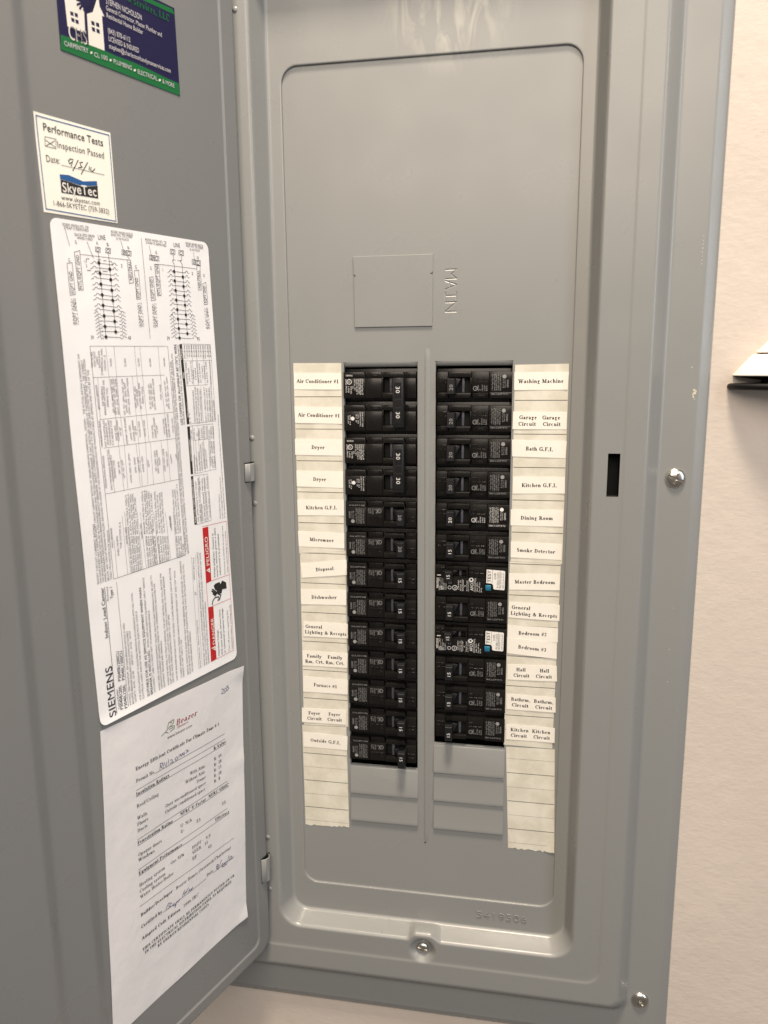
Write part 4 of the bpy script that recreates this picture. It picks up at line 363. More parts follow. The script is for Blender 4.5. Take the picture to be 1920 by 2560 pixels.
LABEL_POLYS=[('r',[(51.9,-175.3),(46.3,-175.7),(45.9,-217.6),(51.9,-218.3)]),('r',[(53.6,-114.3),(47.6,-114.2),(47.0,-156.0),(52.6,-156.6)]),('k',[(66.2,16.9),(63.8,17.2),(60.9,-37.8),(63.4,-38.2)]),('k',[(63.3,-39.7),(60.7,-39.5),(59.8,-73.6),(62.1,-73.7)]),('k',[(62.2,-75.0),(60.0,-75.0),(58.8,-110.6),(61.3,-110.5)]),('w',[(51.1,-207.7),(46.3,-207.1),(46.4,-211.0)]),('w',[(52.0,-146.7),(48.2,-145.4),(47.8,-149.5)]),('r',[(50.0,-208.1),(47.5,-208.6),(47.5,-209.1),(50.0,-208.4)]),('r',[(51.0,-147.0),(49.1,-147.2),(49.1,-147.6),(51.0,-147.3)]),('k',[(35.5,-158.4),(31.3,-160.9),(31.0,-165.8),(35.9,-165.2),(38.0,-161.2)]),('k',[(43.2,-159.1),(38.4,-158.8),(35.9,-165.2),(36.9,-168.4),(41.6,-167.2)]),('k',[(44.9,-160.2),(43.2,-159.3),(40.9,-164.7),(43.5,-164.0)]),('k',[(47.4,-162.2),(45.7,-162.3),(40.6,-167.1),(41.9,-167.5)]),('k',[(47.9,-163.8),(46.7,-163.2),(41.9,-167.5),(43.3,-167.9)]),('k',[(46.7,-166.2),(45.8,-165.4),(42.3,-168.3),(43.9,-168.7)])]
LABEL_WIRE=[(0.9,[(47.5,-174.6),(46.4,-171.3),(43.9,-169.6),(40.2,-170.1),(39.6,-171.9),(41.5,-172.8)]),(0.9,[(41.1,-167.3),(37.7,-169.4),(39.0,-171.7),(40.4,-172.9)])]
LABEL_CORNERS=[(161.2,85.6),(33.4,87.7),(22.9,-224.6),(154.9,-227.6)]
CERT_TEXT=[('Energy Efficient Certificate For Climate Zone # 3',129.8,-270.2,46.9,-271.9,'S',2.6),('Permit No.',130.3,-279.0,113.2,-279.8,'t',2.6),('Insulation Ratings',130.9,-288.6,99.9,-289.0,'S',2.6),('R-Value',54.1,-289.6,40.0,-289.6,'S',2.6),('Roof/Ceiling',131.2,-297.5,110.8,-298.4,'t',2.5),('With Attic',80.1,-297.8,64.1,-299.0,'t',2.5),('Without Attic',85.0,-302.4,64.4,-303.4,'t',2.5),('Frame',73.9,-307.5,64.2,-308.0,'t',2.5),('Over unconditioned space',105.3,-311.3,64.6,-312.6,'t',2.5),('Outside conditioned space',106.0,-315.6,65.4,-317.3,'t',2.5),('R- 49',54.3,-298.4,45.7,-298.6,'t',2.5),('R- 38',54.6,-303.2,46.0,-303.1,'t',2.5),('R- 15',55.0,-307.6,46.3,-307.7,'t',2.5),('R- 38',55.3,-312.1,46.7,-312.5,'t',2.5),('R- 8',55.6,-316.6,48.5,-316.7,'t',2.5),('Walls',131.4,-306.4,122.3,-307.1,'t',2.5),('Floors',131.8,-311.1,121.8,-311.6,'t',2.5),('Ducts',132.0,-315.8,122.8,-316.2,'t',2.5),('U- N/A',92.5,-334.2,81.0,-334.9,'t',2.5),('35',76.8,-339.1,72.1,-339.3,'t',2.5),('U-',92.6,-338.8,88.7,-339.1,'t',2.5),('35',48.7,-339.2,43.9,-339.8,'t',2.5),('Opaque doors',132.7,-333.9,110.8,-335.3,'t',2.5),('Windows',132.9,-337.9,117.9,-339.0,'t',2.5),('Heating system   - Gas 95%',133.7,-357.1,90.7,-357.9,'t',2.5),('HSPF -  9.0',82.7,-357.6,62.8,-358.0,'t',2.5),('SEER - 15',82.9,-361.7,65.9,-362.2,'t',2.5),('EF -        95',83.2,-366.6,62.0,-367.3,'t',2.5),('Cooling system',133.9,-361.6,109.6,-362.4,'t',2.5),('Fenestration Rating',132.5,-324.9,99.1,-325.9,'S',2.5),('NFRC U-Factor',91.8,-324.9,65.4,-326.1,'S',2.5),('NFRC SHGC',62.4,-325.8,39.5,-326.6,'S',2.5),('Equipment Performance',133.5,-347.7,92.0,-348.9,'S',2.5),('Efficiency',56.7,-348.6,40.7,-349.6,'S',2.5),('Water Heater/Boiler',133.8,-366.1,102.1,-366.6,'t',2.5),('Builder/Developer',134.5,-379.9,104.2,-380.0,'S',2.5),('- Beazer Homes (Savannah/Charleston)',103.2,-380.1,40.9,-381.4,'t',2.5),('Certified by',135.0,-389.0,115.0,-389.6,'S',2.5),('Date',69.1,-389.3,61.7,-389.6,'t',2.5),('Adopted Code Edition',135.2,-398.3,98.0,-399.2,'S',2.5),('- 2006 IRC',97.4,-399.1,78.8,-399.1,'t',2.5),('THIS CERTIFICATE SHALL BE PERMANENTLY POSTED ON OR',135.2,-407.1,38.3,-408.1,'S',2.2),('IN THE ELECTRICAL DISTRIBUTION PANEL AS REQUIRED',133.2,-410.7,41.9,-411.6,'S',2.2),('BY ENERGY/RESIDENTIAL CODES',121.3,-414.3,68.2,-415.0,'S',2.2),('Beazer',91.2,-253.6,70.0,-253.9,'R',4.2),('Homes',90.1,-256.1,79.0,-256.1,'R',1.6),('www.beazer.com',99.8,-260.2,75.4,-260.7,'s',2.2)]
CERT_LINES=[('k',0.3,[(130.7,-284.5),(40.7,-286.0)]),('k',0.3,[(131.0,-289.2),(40.1,-290.5)]),('k',0.3,[(113.2,-280.3),(41.0,-281.5)]),('k',0.3,[(132.4,-321.2),(40.9,-322.3)]),('k',0.3,[(132.5,-325.7),(39.6,-327.2)]),('k',0.3,[(133.4,-343.8),(42.1,-344.9)]),('k',0.3,[(133.5,-348.5),(40.7,-350.2)]),('k',0.3,[(134.6,-371.7),(36.8,-374.3)]),('k',0.3,[(114.1,-390.2),(69.4,-390.4)]),('k',0.3,[(61.8,-390.4),(37.4,-390.4)]),('b',0.45,[(108.7,-279.8),(107.5,-275.6)]),('b',0.45,[(108.3,-275.2),(105.8,-275.6),(105.6,-277.4),(108.0,-277.5)]),('b',0.45,[(107.5,-277.8),(105.8,-279.9)]),('b',0.45,[(105.1,-279.8),(104.2,-275.9),(102.5,-280.6),(101.6,-276.7)]),('b',0.45,[(100.5,-279.7),(99.7,-275.7)]),('b',0.45,[(98.2,-277.3),(96.6,-277.3),(96.2,-278.8),(98.7,-279.7),(94.9,-280.0)]),('b',0.45,[(93.1,-277.7),(91.4,-277.6),(91.1,-279.5),(92.7,-280.0),(93.7,-278.7),(93.1,-277.7)]),('b',0.45,[(90.0,-279.6),(89.2,-276.8)]),('b',0.45,[(87.0,-277.4),(88.3,-277.2),(88.2,-278.6),(86.6,-278.5),(86.1,-277.1),(87.2,-279.5)]),('b',0.45,[(84.6,-277.6),(85.9,-277.5),(85.8,-278.7),(84.2,-278.5),(83.9,-277.1),(84.8,-279.8)]),('b',0.45,[(83.1,-276.8),(81.6,-276.5),(81.2,-277.9),(82.9,-278.9),(79.7,-277.7)]),('b',0.45,[(42.8,-244.2),(41.0,-243.9),(40.0,-245.3),(42.8,-247.4),(39.0,-248.1)]),('b',0.45,[(38.8,-244.7),(37.1,-244.7),(36.7,-246.5),(38.5,-247.9),(39.2,-246.4),(38.8,-244.7)]),('b',0.45,[(37.1,-243.5),(34.8,-243.8),(36.0,-244.7),(34.1,-245.9),(35.6,-247.3),(37.1,-247.2)]),('b',0.45,[(111.7,-389.5),(108.5,-386.2),(105.6,-388.1),(108.7,-388.6),(106.4,-390.5),(110.6,-390.3)]),('b',0.45,[(105.8,-390.5),(104.0,-389.7),(104.7,-391.2),(102.3,-391.3),(103.0,-392.6),(101.1,-391.1),(100.3,-389.6),(103.1,-393.8)]),('b',0.45,[(100.4,-391.0),(98.6,-390.7),(97.6,-389.3)]),('b',0.45,[(95.4,-389.7),(92.6,-385.5)]),('b',0.45,[(93.5,-389.4),(88.3,-386.2)]),('b',0.45,[(94.0,-387.6),(90.4,-388.5)]),('b',0.45,[(89.2,-389.7),(87.8,-388.1),(87.3,-389.9),(86.0,-388.7),(85.8,-389.9),(84.4,-388.2),(84.7,-389.5)]),('b',0.45,[(58.2,-388.9),(55.4,-387.5),(56.9,-386.0),(57.9,-387.3),(55.8,-389.0),(57.2,-390.1),(58.2,-388.6)]),('b',0.45,[(56.3,-391.4),(51.7,-384.9)]),('b',0.45,[(52.8,-390.1),(50.6,-388.8),(50.3,-390.6),(51.8,-391.8),(48.7,-392.1)]),('b',0.45,[(47.8,-389.2),(49.3,-390.1),(47.3,-391.9),(49.0,-392.4),(46.4,-389.2)]),('b',0.45,[(46.6,-392.8),(43.3,-386.1)]),('b',0.45,[(43.7,-391.3),(42.4,-387.7)]),('b',0.45,[(42.1,-388.5),(40.2,-388.5),(40.8,-390.4),(42.2,-391.1),(38.6,-391.1)]),('g',0.5,[(98.4,-255.9),(101.4,-254.1),(97.0,-251.8),(92.2,-252.9),(92.7,-254.9),(96.8,-255.7)]),('g',0.5,[(101.4,-254.1),(105.2,-255.4)]),('g',0.5,[(99.1,-252.1),(97.6,-248.5),(92.4,-248.0),(93.1,-250.4),(96.4,-251.6)]),('g',0.5,[(96.2,-249.1),(94.6,-249.3)]),('g',0.5,[(97.7,-253.6),(93.4,-253.7)])]
CERT_CORNERS=[(155.0,-230.5),(17.7,-232.9),(25.9,-453.5),(164.9,-455.6)]
STICKER_TEXT=[('Performance Tests',160.5,131.4,119.4,132.1,'b',4.0),('Inspection Passed',152.1,124.2,119.2,125.2,'s',3.6),('Date:',160.1,115.1,150.8,115.8,'s',3.6),('www.skyetec.com',152.0,96.3,124.9,97.5,'s',2.6),('1-866-SKYETEC (759-3832)',158.1,92.2,118.3,93.7,'s',2.8),('SkyeTec',150.8,100.8,126.8,102.4,'w',5.2)]
STICKER_LINES=[('u',0.55,[(164.4,138.1),(114.7,139.5),(113.7,90.2),(162.7,89.6),(164.4,138.1)]),('k',0.3,[(159.6,128.3),(152.4,128.6),(153.0,123.4),(159.9,123.3),(159.6,128.3)]),('k',0.35,[(159.3,126.6),(153.4,124.1)]),('k',0.35,[(159.1,123.7),(153.1,127.6)]),('k',0.25,[(150.1,115.3),(120.0,115.8)]),('k',0.5,[(141.9,120.0),(143.8,120.0),(145.3,118.5),(144.5,117.2),(142.4,118.7),(141.8,120.0),(143.6,115.9)]),('k',0.5,[(138.3,120.5),(142.8,113.6)]),('k',0.5,[(135.1,119.9),(137.3,119.4),(136.9,117.8),(135.9,117.1),(138.8,116.1)]),('k',0.5,[(131.7,120.6),(137.1,112.9)]),('k',0.5,[(130.7,118.6),(131.2,116.3)]),('k',0.5,[(129.6,118.4),(130.0,116.4),(128.7,116.1),(126.8,118.1)])]
STICKER_POLYS=[('u',[(151.9,110.0),(145.8,110.8),(136.1,109.2),(126.1,111.2),(125.9,108.8),(136.4,106.3),(146.1,107.3),(151.8,107.5)]),('k',[(151.7,107.3),(146.1,107.1),(136.4,106.0),(125.8,108.6),(126.0,101.3),(151.7,100.2)])]
STICKER_CORNERS=[(165.9,139.9),(113.4,141.1),(112.5,89.2),(164.2,87.7)]
CARD_TEXT=[('n Services, LLC',93.5,220.2,59.3,220.4,'G',4.2),('STEPHEN NICHOLSON',110.4,213.1,82.8,213.3,'W',3.2),('General Contractor, Master Plumber and',110.6,209.6,66.8,209.2,'W',2.6),('Residential Home Builder',110.7,205.6,82.8,205.4,'W',2.6),('(843) 870-6112',110.5,197.3,93.3,197.5,'W',2.8),('LICENSED & INSURED',110.3,193.0,86.9,193.5,'W',2.8),('stephen@charlestonhandymanservices.com',110.3,189.0,60.7,189.8,'W',2.6),('CARPENTRY',142.1,180.3,125.7,181.4,'W',2.5),('CL 100',121.7,180.8,111.9,181.5,'W',2.5),('PLUMBING',107.6,181.5,93.4,181.7,'W',2.5),('ELECTRICAL',89.1,181.2,72.9,181.6,'W',2.5),('& MORE',68.6,181.5,58.1,181.5,'W',2.5),('CHS',138.6,185.0,125.9,185.7,'i',7.4),('CHS',137.9,185.6,126.3,186.2,'d',6.4)]
CARD_POLYS=[('e',[(143.9,185.3),(125.9,186.7),(109.3,186.5),(105.9,186.3),(101.8,186.5),(91.6,186.8),(79.3,186.5),(65.0,185.7),(53.8,185.6),(53.0,178.1),(144.4,177.0)]),('e',[(82.0,227.8),(56.0,231.5),(54.4,226.6),(60.5,226.3),(72.8,225.9),(80.4,225.4),(88.3,225.6)]),('i',[(139.5,206.9),(131.0,210.0),(125.4,202.7),(126.2,191.7),(138.8,191.2)]),('i',[(124.6,202.6),(120.4,204.9),(115.6,215.6),(115.0,209.7),(112.0,205.4),(113.8,205.4),(113.6,186.5),(124.8,186.2)]),('d',[(136.4,199.9),(134.2,200.1),(134.1,198.0),(136.2,197.9)]),('d',[(133.4,200.2),(131.2,200.4),(131.1,198.2),(133.2,198.2)]),('d',[(136.0,196.8),(133.8,196.9),(133.7,194.8),(135.8,194.8)]),('d',[(133.2,196.9),(131.0,197.0),(130.9,194.9),(133.0,194.8)]),('d',[(122.1,199.8),(119.8,200.1),(119.6,197.9),(121.8,197.8)]),('d',[(118.8,200.1),(116.4,200.4),(116.3,198.2),(118.5,198.1)]),('d',[(122.0,196.6),(119.7,196.8),(119.6,194.6),(121.7,194.5)]),('d',[(118.7,196.8),(116.4,197.0),(116.2,194.8),(118.5,194.7)]),('d',[(126.5,205.2),(124.6,205.5),(126.1,185.0),(127.1,185.1)]),('d',[(123.4,209.7),(118.2,211.6),(118.9,210.0),(123.5,208.5)]),('d',[(123.2,209.1),(119.1,208.4),(120.7,207.0),(124.3,207.7)]),('d',[(123.7,208.3),(122.0,205.3),(123.8,204.5),(125.4,207.1)]),('d',[(124.6,207.5),(125.8,203.2),(127.4,203.3),(126.4,207.0)]),('d',[(125.7,207.1),(129.4,202.8),(130.2,203.7),(127.0,207.4)]),('d',[(126.6,207.1),(131.6,204.2),(131.4,205.6),(127.0,208.1)]),('d',[(127.0,207.5),(131.8,207.0),(130.6,208.5),(126.4,209.0)]),('d',[(126.9,208.3),(129.8,210.2),(128.1,211.3),(125.4,209.7)]),('d',[(126.2,209.2),(126.4,212.9),(124.6,213.3),(124.4,210.0)]),('d',[(125.2,209.8),(122.6,214.2),(121.3,213.8),(123.5,209.9)]),('d',[(124.1,210.0),(119.5,213.8),(119.1,212.6),(123.2,209.3)]),('d',[(121.3,209.9),(122.4,207.8),(124.7,206.0),(127.3,205.4),(128.8,206.3),(128.6,208.2),(126.8,210.2),(124.2,211.5),(122.0,211.3)]),('i',[(122.8,182.6),(123.2,181.8),(124.1,181.5),(124.4,182.0),(123.9,182.8),(123.1,183.1)]),('i',[(108.8,182.8),(109.3,182.0),(110.2,181.8),(110.6,182.3),(110.1,183.0),(109.2,183.3)]),('i',[(90.3,182.7),(90.8,181.9),(91.8,181.6),(92.2,182.2),(91.6,183.0),(90.7,183.2)]),('i',[(69.8,182.9),(70.3,182.1),(71.3,181.8),(71.8,182.4),(71.2,183.2),(70.2,183.5)])]
# ================================================================ wall
CX0, CX1, CY0, CY1 = -70, 287, -530, 340      # cut-out in the wall for the steel box
def rect(x0, x1, y0, y1, h): return [(x0, y0, h), (x1, y0, h), (x1, y1, h), (x0, y1, h)]
mb = MB()
mb.loft([rect(CX0, CX1, CY0, CY1, -90), rect(CX0, CX1, CY0, CY1, 1.5), rect(-1500, 1700, -1500, 1100, 1.5), rect(-1500, 1700, -1500, 1100, -90)])
tag(mb.build('wall', 'wall_paint'), kind='structure')

# ================================================================ electrical panel
panel = tag(empty('electrical_panel', W(108, -560, 0)), 'grey steel electrical panel with its door swung open, set in the cream wall', 'electrical panel')
panel.matrix_world = Matrix.Translation(W(108, -560, 0))
bpy.context.view_layer.update()
PINV = panel.matrix_world.inverted()
def PW(x, y, h): return PINV @ W(x, y, h)     # absolute millimetres for the panel's children

# ---- the box behind
mb = MB()
mb.loft([rect(-64, 281, -524, 334, 1.0), rect(-64, 281, -524, 334, -86)], cap1=True)
mb.loft([rect(-62, 279, -522, 332, -84), rect(-62, 279, -522, 332, 1.0)], cap0=True)
mb.build('enclosure_box', 'inner_dark', panel, PW)

# ---- pressed cover frame: rounded rectangles lofted through a pressed profile
RA = (0.0, 216.3, -449.7, 217.8, 12.0)        # dead front opening
RB = (-9.5, 225.4, -475.2, 276.0, 13.0)       # foot of the inner slope
RC = (-19.6, 233.0, -484.2, 286.0, 19.0)      # top of the inner slope
RD = (-38.0, 254.2, -503.5, 306.0, 12.0)      # shallow crease
RE = (-51.5, 268.3, -522.0, 322.0, 7.0)       # top of the outer step
RF = (-65.5, 281.5, -535.5, 336.0, 13.0)      # foot of the outer step
RG = (-87.5, 303.4, -558.8, 360.0, 2.0)       # start of the rolled edge
RH = (-96.5, 312.3, -566.5, 367.0, 4.5)       # rolled edge
XS = [20 + 8 * k for k in range(8)] + [84 + 1.0 * k for k in range(1, 47)] + [138 + 8 * k for k in range(7)]
def mixr(A, B, t): return tuple(a + (b - a) * t for a, b in zip(A, B))
def ext(A, d): return (A[0] - d, A[1] + d, A[2] - d, A[3] + d, max(.3, A[4] + d))
def fil(n=6):                                   # rounded S profile: (t along, u height) both 0..1
    out = []
    for k in range(n + 1):
        a = PI / 2 * k / n * .72; out.append((.30 * math.sin(a) / math.sin(PI / 2 * .72), .22 * (1 - math.cos(a)) / (1 - math.cos(PI / 2 * .72))))
    return out + [(1 - t, 1 - u) for t, u in reversed(out)]
prof = [(ext(RA, 0), -1.0), (ext(RA, 0), 1.3), (ext(RA, .25), 1.7), (ext(RA, .8), 1.9), (ext(RA, 1.3), 1.9)]
prof += [(ext(RB, -1.2), 1.9)]
for t, u in fil(7): prof.append((mixr(ext(RB, -.6), ext(RC, .6), t), 1.9 + 16.1 * u))
for q in (1.3, 2.3, 3.3, 4.3, 5.3, 6.3, 7.3, 8.3, 9.3, 10.3, 11.3, 12.3, 13.5, 15): prof.append((mixr(RC, RD, q / 19.3), 18.0))
prof += [(ext(RD, -1.4), 18.0), (ext(RD, -.6), 18.1), (ext(RD, .4), 18.5), (ext(RD, 1.3), 18.62), (ext(RD, 2.2), 18.62), (ext(RE, -2.4), 18.62), (ext(RE, -1.6), 18.62)]
for t, u in fil(6): prof.append((mixr(ext(RE, -1.0), ext(RF, 1.0), t), 18.62 - 10.62 * u))
prof += [(ext(RF, 1.8), 8.0), (ext(RF, 2.6), 8.0), (ext(RG, -.8), 8.0), (RG, 7.96), (mixr(RG, RH, .12), 7.75), (mixr(RG, RH, .3), 7.2), (mixr(RG, RH, .55), 6.35), (mixr(RG, RH, .8), 5.45), (mixr(RG, RH, .92), 4.9), (RH, 4.0), (RH, 1.8)]
def sm(a, b, x):
    t = max(0, min(1, (x - a) / (b - a))); return t * t * (3 - 2 * t)
loops = []
for rc_, h in prof:
    L = []
    for x, y in rrect(*rc_, 9, XS, ()):
        hh = h
        if y < -455 and 80 < x < 135:
            bump = sm(94.2, 101.2, x) * (1 - sm(113.5, 124.0, x))
            if y > -491: y += 5.4 * bump * sm(2.2, 14.0, h) * (1 - sm(-485.2, -490.5, y) if y < -485.2 else 1)
            r = math.hypot(x - 107.4, y + 492.6)
            hh -= 4.6 * (1 - sm(5.4, 12.0, r)) if h > 12 else 0
        L.append((x, y, hh))
    loops.append(L)
mb = MB(); mb.loft(loops)
# little pressed dimples beside the hinges
frame = mb.build('cover_frame', 'grey_enamel', panel, PW, 34)
mb = MB(); mb.box(242.9, 251.5, -94.3, -62.6, 10, 25)
cut = mb.build('c', 'inner_dark', None, W); boolean(frame, cut)
do_smooth(frame.data, 34)
mb = MB()
mb.loft([rect(242.4, 252.0, -94.9, -62.1, 16.6), rect(242.4, 252.0, -94.9, -62.1, 2), ], closed=True)
mb.face([(242.4, -94.9, 4), (252, -94.9, 4), (252, -62.1, 4), (242.4, -62.1, 4)])
mb.build('latch_slot', 'inner_dark', panel, PW)
for y in (251.5, -53.5, -105.5, -399.5, -449.5):
    mb = MB(); mb.lathe([(2.6, -.4), (2.0, .25), (1.2, .7), (.5, .85)], -27.6, y, 18.0, n=16)
    mb.build('pressed_dimple', 'grey_enamel', panel, PW, 60)

# ---- dead front plate
mb = MB(); mb.box(-8, 224.3, -458, 226, -1.3, 0)
dead = mb.build('dead_front', 'grey_enamel', panel, PW)
LC0, LC1, RC0, RC1 = 42.8, 101.4, 114.6, 173.3
LBOT, RBOT = -334.2, -309.0
mb = MB()
mb.box(LC0, LC1, LBOT, 4.2, -5, 5); mb.box(RC0, RC1, RBOT, 4.6, -5, 5)
def groove(mb, pts, w=.75, d=.42):              # V groove cutter
    for a, b in zip(pts, pts[1:]):
        a = Vector(a); b = Vector(b); dd = (b - a).normalized(); n = Vector((-dd.y, dd.x)) * w
        a = a - dd * .2; b = b + dd * .2
        A = [(a.x + n.x, a.y + n.y, .03), (a.x, a.y, -d), (a.x - n.x, a.y - n.y, .03), (a.x, a.y, .6)]
        B = [(b.x + n.x, b.y + n.y, .03), (b.x, b.y, -d), (b.x - n.x, b.y - n.y, .03), (b.x, b.y, .6)]
        mb.loft([A, B], True, 0, True, True)
boolean(dead, mb.build('c', 'inner_dark', None, W))
gm = MB()
for pts in [[(122, 71.2), (130.4, 71.3)], [(130.0, 71.2), (126.4, 67.9), (130.2, 64.7)], [(122, 64.6), (130.4, 64.8)],
            [(122, 63.2), (130.4, 60.3), (122, 57.2)], [(125.2, 61.6), (125.2, 58.8)], [(122, 55.0), (122, 49.6)], [(130.2, 55.2), (130.2, 49.8)], [(122.3, 52.4), (130, 52.5)],
            [(122, 47.7), (130.4, 47.8)], [(130.2, 47.7), (122.1, 41.0)], [(122, 40.8), (130.4, 40.9)]]:
    groove(gm, pts)
boolean(dead, gm.build('c', 'inner_dark', None, W))
# folded lips at the tops of the two openings
for n_, (x0, x1, yt) in enumerate([(LC0, LC1, 4.2), (RC0, RC1, 4.6)]):
    mb = MB(); loops = []
    for k in range(9):
        a = PI / 2 * k / 8
        y = yt - 3.8 * math.sin(a); h = -3.4 * (1 - math.cos(a))
        loops.append([(x0 + (x1 - x0) * q, y, h - (.9 * (abs(q - .5) * 2) ** 14)) for q in [0, .02, .05, .1, .3, .5, .7, .9, .95, .98, 1]])
    mb.loft(loops, closed=False)
    mb.build('folded_lip', 'grey_enamel', panel, PW, 60)
for x0, x1, y0 in ((LC0, LC1, LBOT), (RC0, RC1, RBOT)):   # thin turned cheeks of the openings
    mb = MB(); mb.box(x0 - .02, x0 + .35, y0, 3.6, -4, -.02); mb.box(x1 - .35, x1 + .02, y0, 3.6, -4, -.02)
    mb.build('opening_cheek', 'grey_enamel', panel, PW)
# centre bead
mb = MB(); loops = []
for y, k in [(14, .05), (10, .5), (4, 1), (-392, 1), (-397, .6), (-400, .05)]:
    loops.append([(108.6 + 2.1 * math.cos(a), y, .02 + .75 * k * math.sin(a)) for a in [PI * q / 8 for q in range(9)]])
mb.loft(loops, closed=False)
mb.build('centre_bead', 'grey_enamel', panel, PW, 60)
mb = MB(); mb.lathe([(.9, 0.0), (.7, .12)], 107.6, -401.5, .02, n=12); mb.build('dark_dot', 'ink_soft', panel, PW)  # small dark dot at the foot of the bead
# main knock-out plate
mb = MB()
P = [(52.5, 30.5), (112.3, 30.5), (112.7, 67.0), (110.9, 68.4), (112.7, 69.8), (112.8, 82.7), (51.9, 82.7), (52.2, 69.6), (53.8, 68.4), (52.4, 67.0)]
mb.prism(P, -.2, 1.15, .35)
mb.build('main_knockout', 'grey_enamel', panel, PW)
# filler plates, each hung like a shingle
def filler(x0, x1, y0, y1, roll):
    mb = MB(); loops = []
    R_ = [(y1, -3.0), (y1 - .12, -1.4), (y1 - .5, -.4), (y1 - 1.4, .15)] if roll else [(y1, -.3), (y1 - .05, .15), (y1 - .3, .3), (y1 - .8, .4)]
    R_ += [(y1 - 2.2, .45), (y0 + 3, 1.7), (y0 + .8, 2.0), (y0 + .3, 1.9), (y0 + .05, 1.4), (y0, -.5)]
    for y, h in R_: loops.append([(x0, y, min(h, -.3)), (x0 + .05, y, h - .3), (x0 + .4, y, h), (x1 - .4, y, h), (x1 - .05, y, h - .3), (x1, y, min(h, -.3))])
    mb.loft(loops, closed=False)
    mb.build('filler_plate', 'grey_enamel', panel, PW, 40)
filler(LC0, LC1, -360.3, -334.2, True); filler(LC0, LC1, -386.0, -361.2, False)
filler(RC0, RC1, -334.9, -309.0, True); filler(RC0, RC1, -360.6, -335.7, False); filler(RC0, RC1, -386.6, -361.4, False)
# pressed part number under the dead front
mb = MB(); write(mb, '5419506', (151.6, -466.0), (195.4, -466.0), 5.6, 'e', lambda x, y: (x, y, 1.9))
o = mb.build('part_number', 'grey_enamel', panel, PW)
sol = o.modifiers.new('thick', 'SOLIDIFY'); sol.thickness = 0.0007; sol.offset = 1; bv = o.modifiers.new('bev', 'BEVEL'); bv.width = 0.00018; bv.segments = 2
# screws
def screw(cx, cy, ch, r, dome, rot, cross=True, name='screw'):
    mb = MB(); mb.lathe([(r * .97, -1.0), (r, 0.1), (r * .96, dome * .28), (r * .84, dome * .58), (r * .64, dome * .82), (r * .4, dome * .95), (r * .18, dome)], cx, cy, ch, n=40)
    o = mb.build(name, 'zinc', panel, PW, 50)
    mb = MB(); w = r * .11
    for k, L in ((0, r * .86), (1, r * (.52 if cross else 0))):
        if not L: continue
        a = rot + k * PI / 2; c_, s_ = math.cos(a), math.sin(a)
        mb.prism([(cx - L * c_ + w * s_, cy - L * s_ - w * c_), (cx + L * c_ + w * s_, cy + L * s_ - w * c_), (cx + L * c_ - w * s_, cy + L * s_ + w * c_), (cx - L * c_ - w * s_, cy - L * s_ + w * c_)], ch + dome * .52 - k * .05, ch + 9 + k * .3)
    if cross: mb.lathe([(r * .2, dome * .4), (r * .24, 12)], cx, cy, ch, n=8)
    boolean(o, mb.build('c', 'zinc', None, W))
    do_smooth(o.data, 40)
    return o
screw(292.3, -81.3, 8.0, 7.4, 3.0, math.radians(-22))
screw(289.8, -522.2, 8.0, 7.2, 3.0, math.radians(38))
screw(107.4, -492.6, 13.6, 5.0, 2.8, math.radians(-12), False)
# chips in the enamel
mb = MB()
def chip(x, y, h, r):
    n = random.randint(6, 9); mb.face([(x + r * random.uniform(.5, 1.1) * math.cos(2 * PI * k / n), y + r * random.uniform(.6, 1.3) * math.sin(2 * PI * k / n), h) for k in range(n)])
for x, y, r in [(300.9, 82, .35), (300.9, 79.5, .5), (300.8, 77, .4), (300.9, 74, .3), (301, 84.5, .35), (301, 87.5, .3), (300.8, 71.5, .35), (300.8, 69, .4), (301.3, -17.5, 1.0), (301.8, -19.6, 1.2), (300.6, -20.5, .8), (302.5, -18.2, .7), (301.0, -22.4, .8), (301.8, -24, .5), (298.8, -1.5, .5),
                (296, -180, .35), (296, -190, .3), (295.5, -213, .45), (295.8, -239, .35), (262, -430, .6), (263.5, -459, .4), (268, 133, .35)]: chip(x, y, 8.06 if x > 284 else 8.06, r)
tag(mb.build('paint_chip', 'paint_chip', panel, PW), kind='stuff')

# ================================================================ door
TH = 1.9315268; DC, DS = math.cos(TH), math.sin(TH)
def DP(u, y, o=0.0):                            # door plane, u = minus the distance from the hinge, o = out of its inner face
    s = -u
    return W(-29.02 + DC * s + DS * o, y, 25.0 + DS * s - DC * o)
door = empty('door', PINV @ W(-29, -500, 22), parent=panel)
bpy.context.view_layer.update()
DINV = door.matrix_world.inverted()
def DPL(u, y, o=0.0): return DINV @ DP(u, y, o)
def o_s(s):
    r1 = sm(165.2, 177.0, s) * 3.2; r2 = sm(197.0, 208.5, s) * 3.0
    return r1 + r2
def o_door(s, y):
    # distance inside the rounded inner pan
    bx_, by_ = s - 11.6, y + 490.6
    R_ = 7.0
    if bx_ < R_ and by_ < R_: d = R_ - math.hypot(R_ - bx_, R_ - by_)
    else: d = min(bx_, by_)
    top = 256 - y; d = min(d, top)
    step = 1.15 * (1 - sm(-1.0, 1.0, d))
    edge = min(s + 3.5, y + 502.5, 268 - y)
    if s < 12 and y < -480:
        ex, ey = s + 3.5, y + 502.5
        if ex < 14 and ey < 14: edge = min(edge, 14 - math.hypot(14 - ex, 14 - ey))
    roll = -2.2 * (1 - sm(0, 2.6, max(edge, 0))) ** 1.6
    return o_s(s) * sm(-1, 1, d) + step + roll
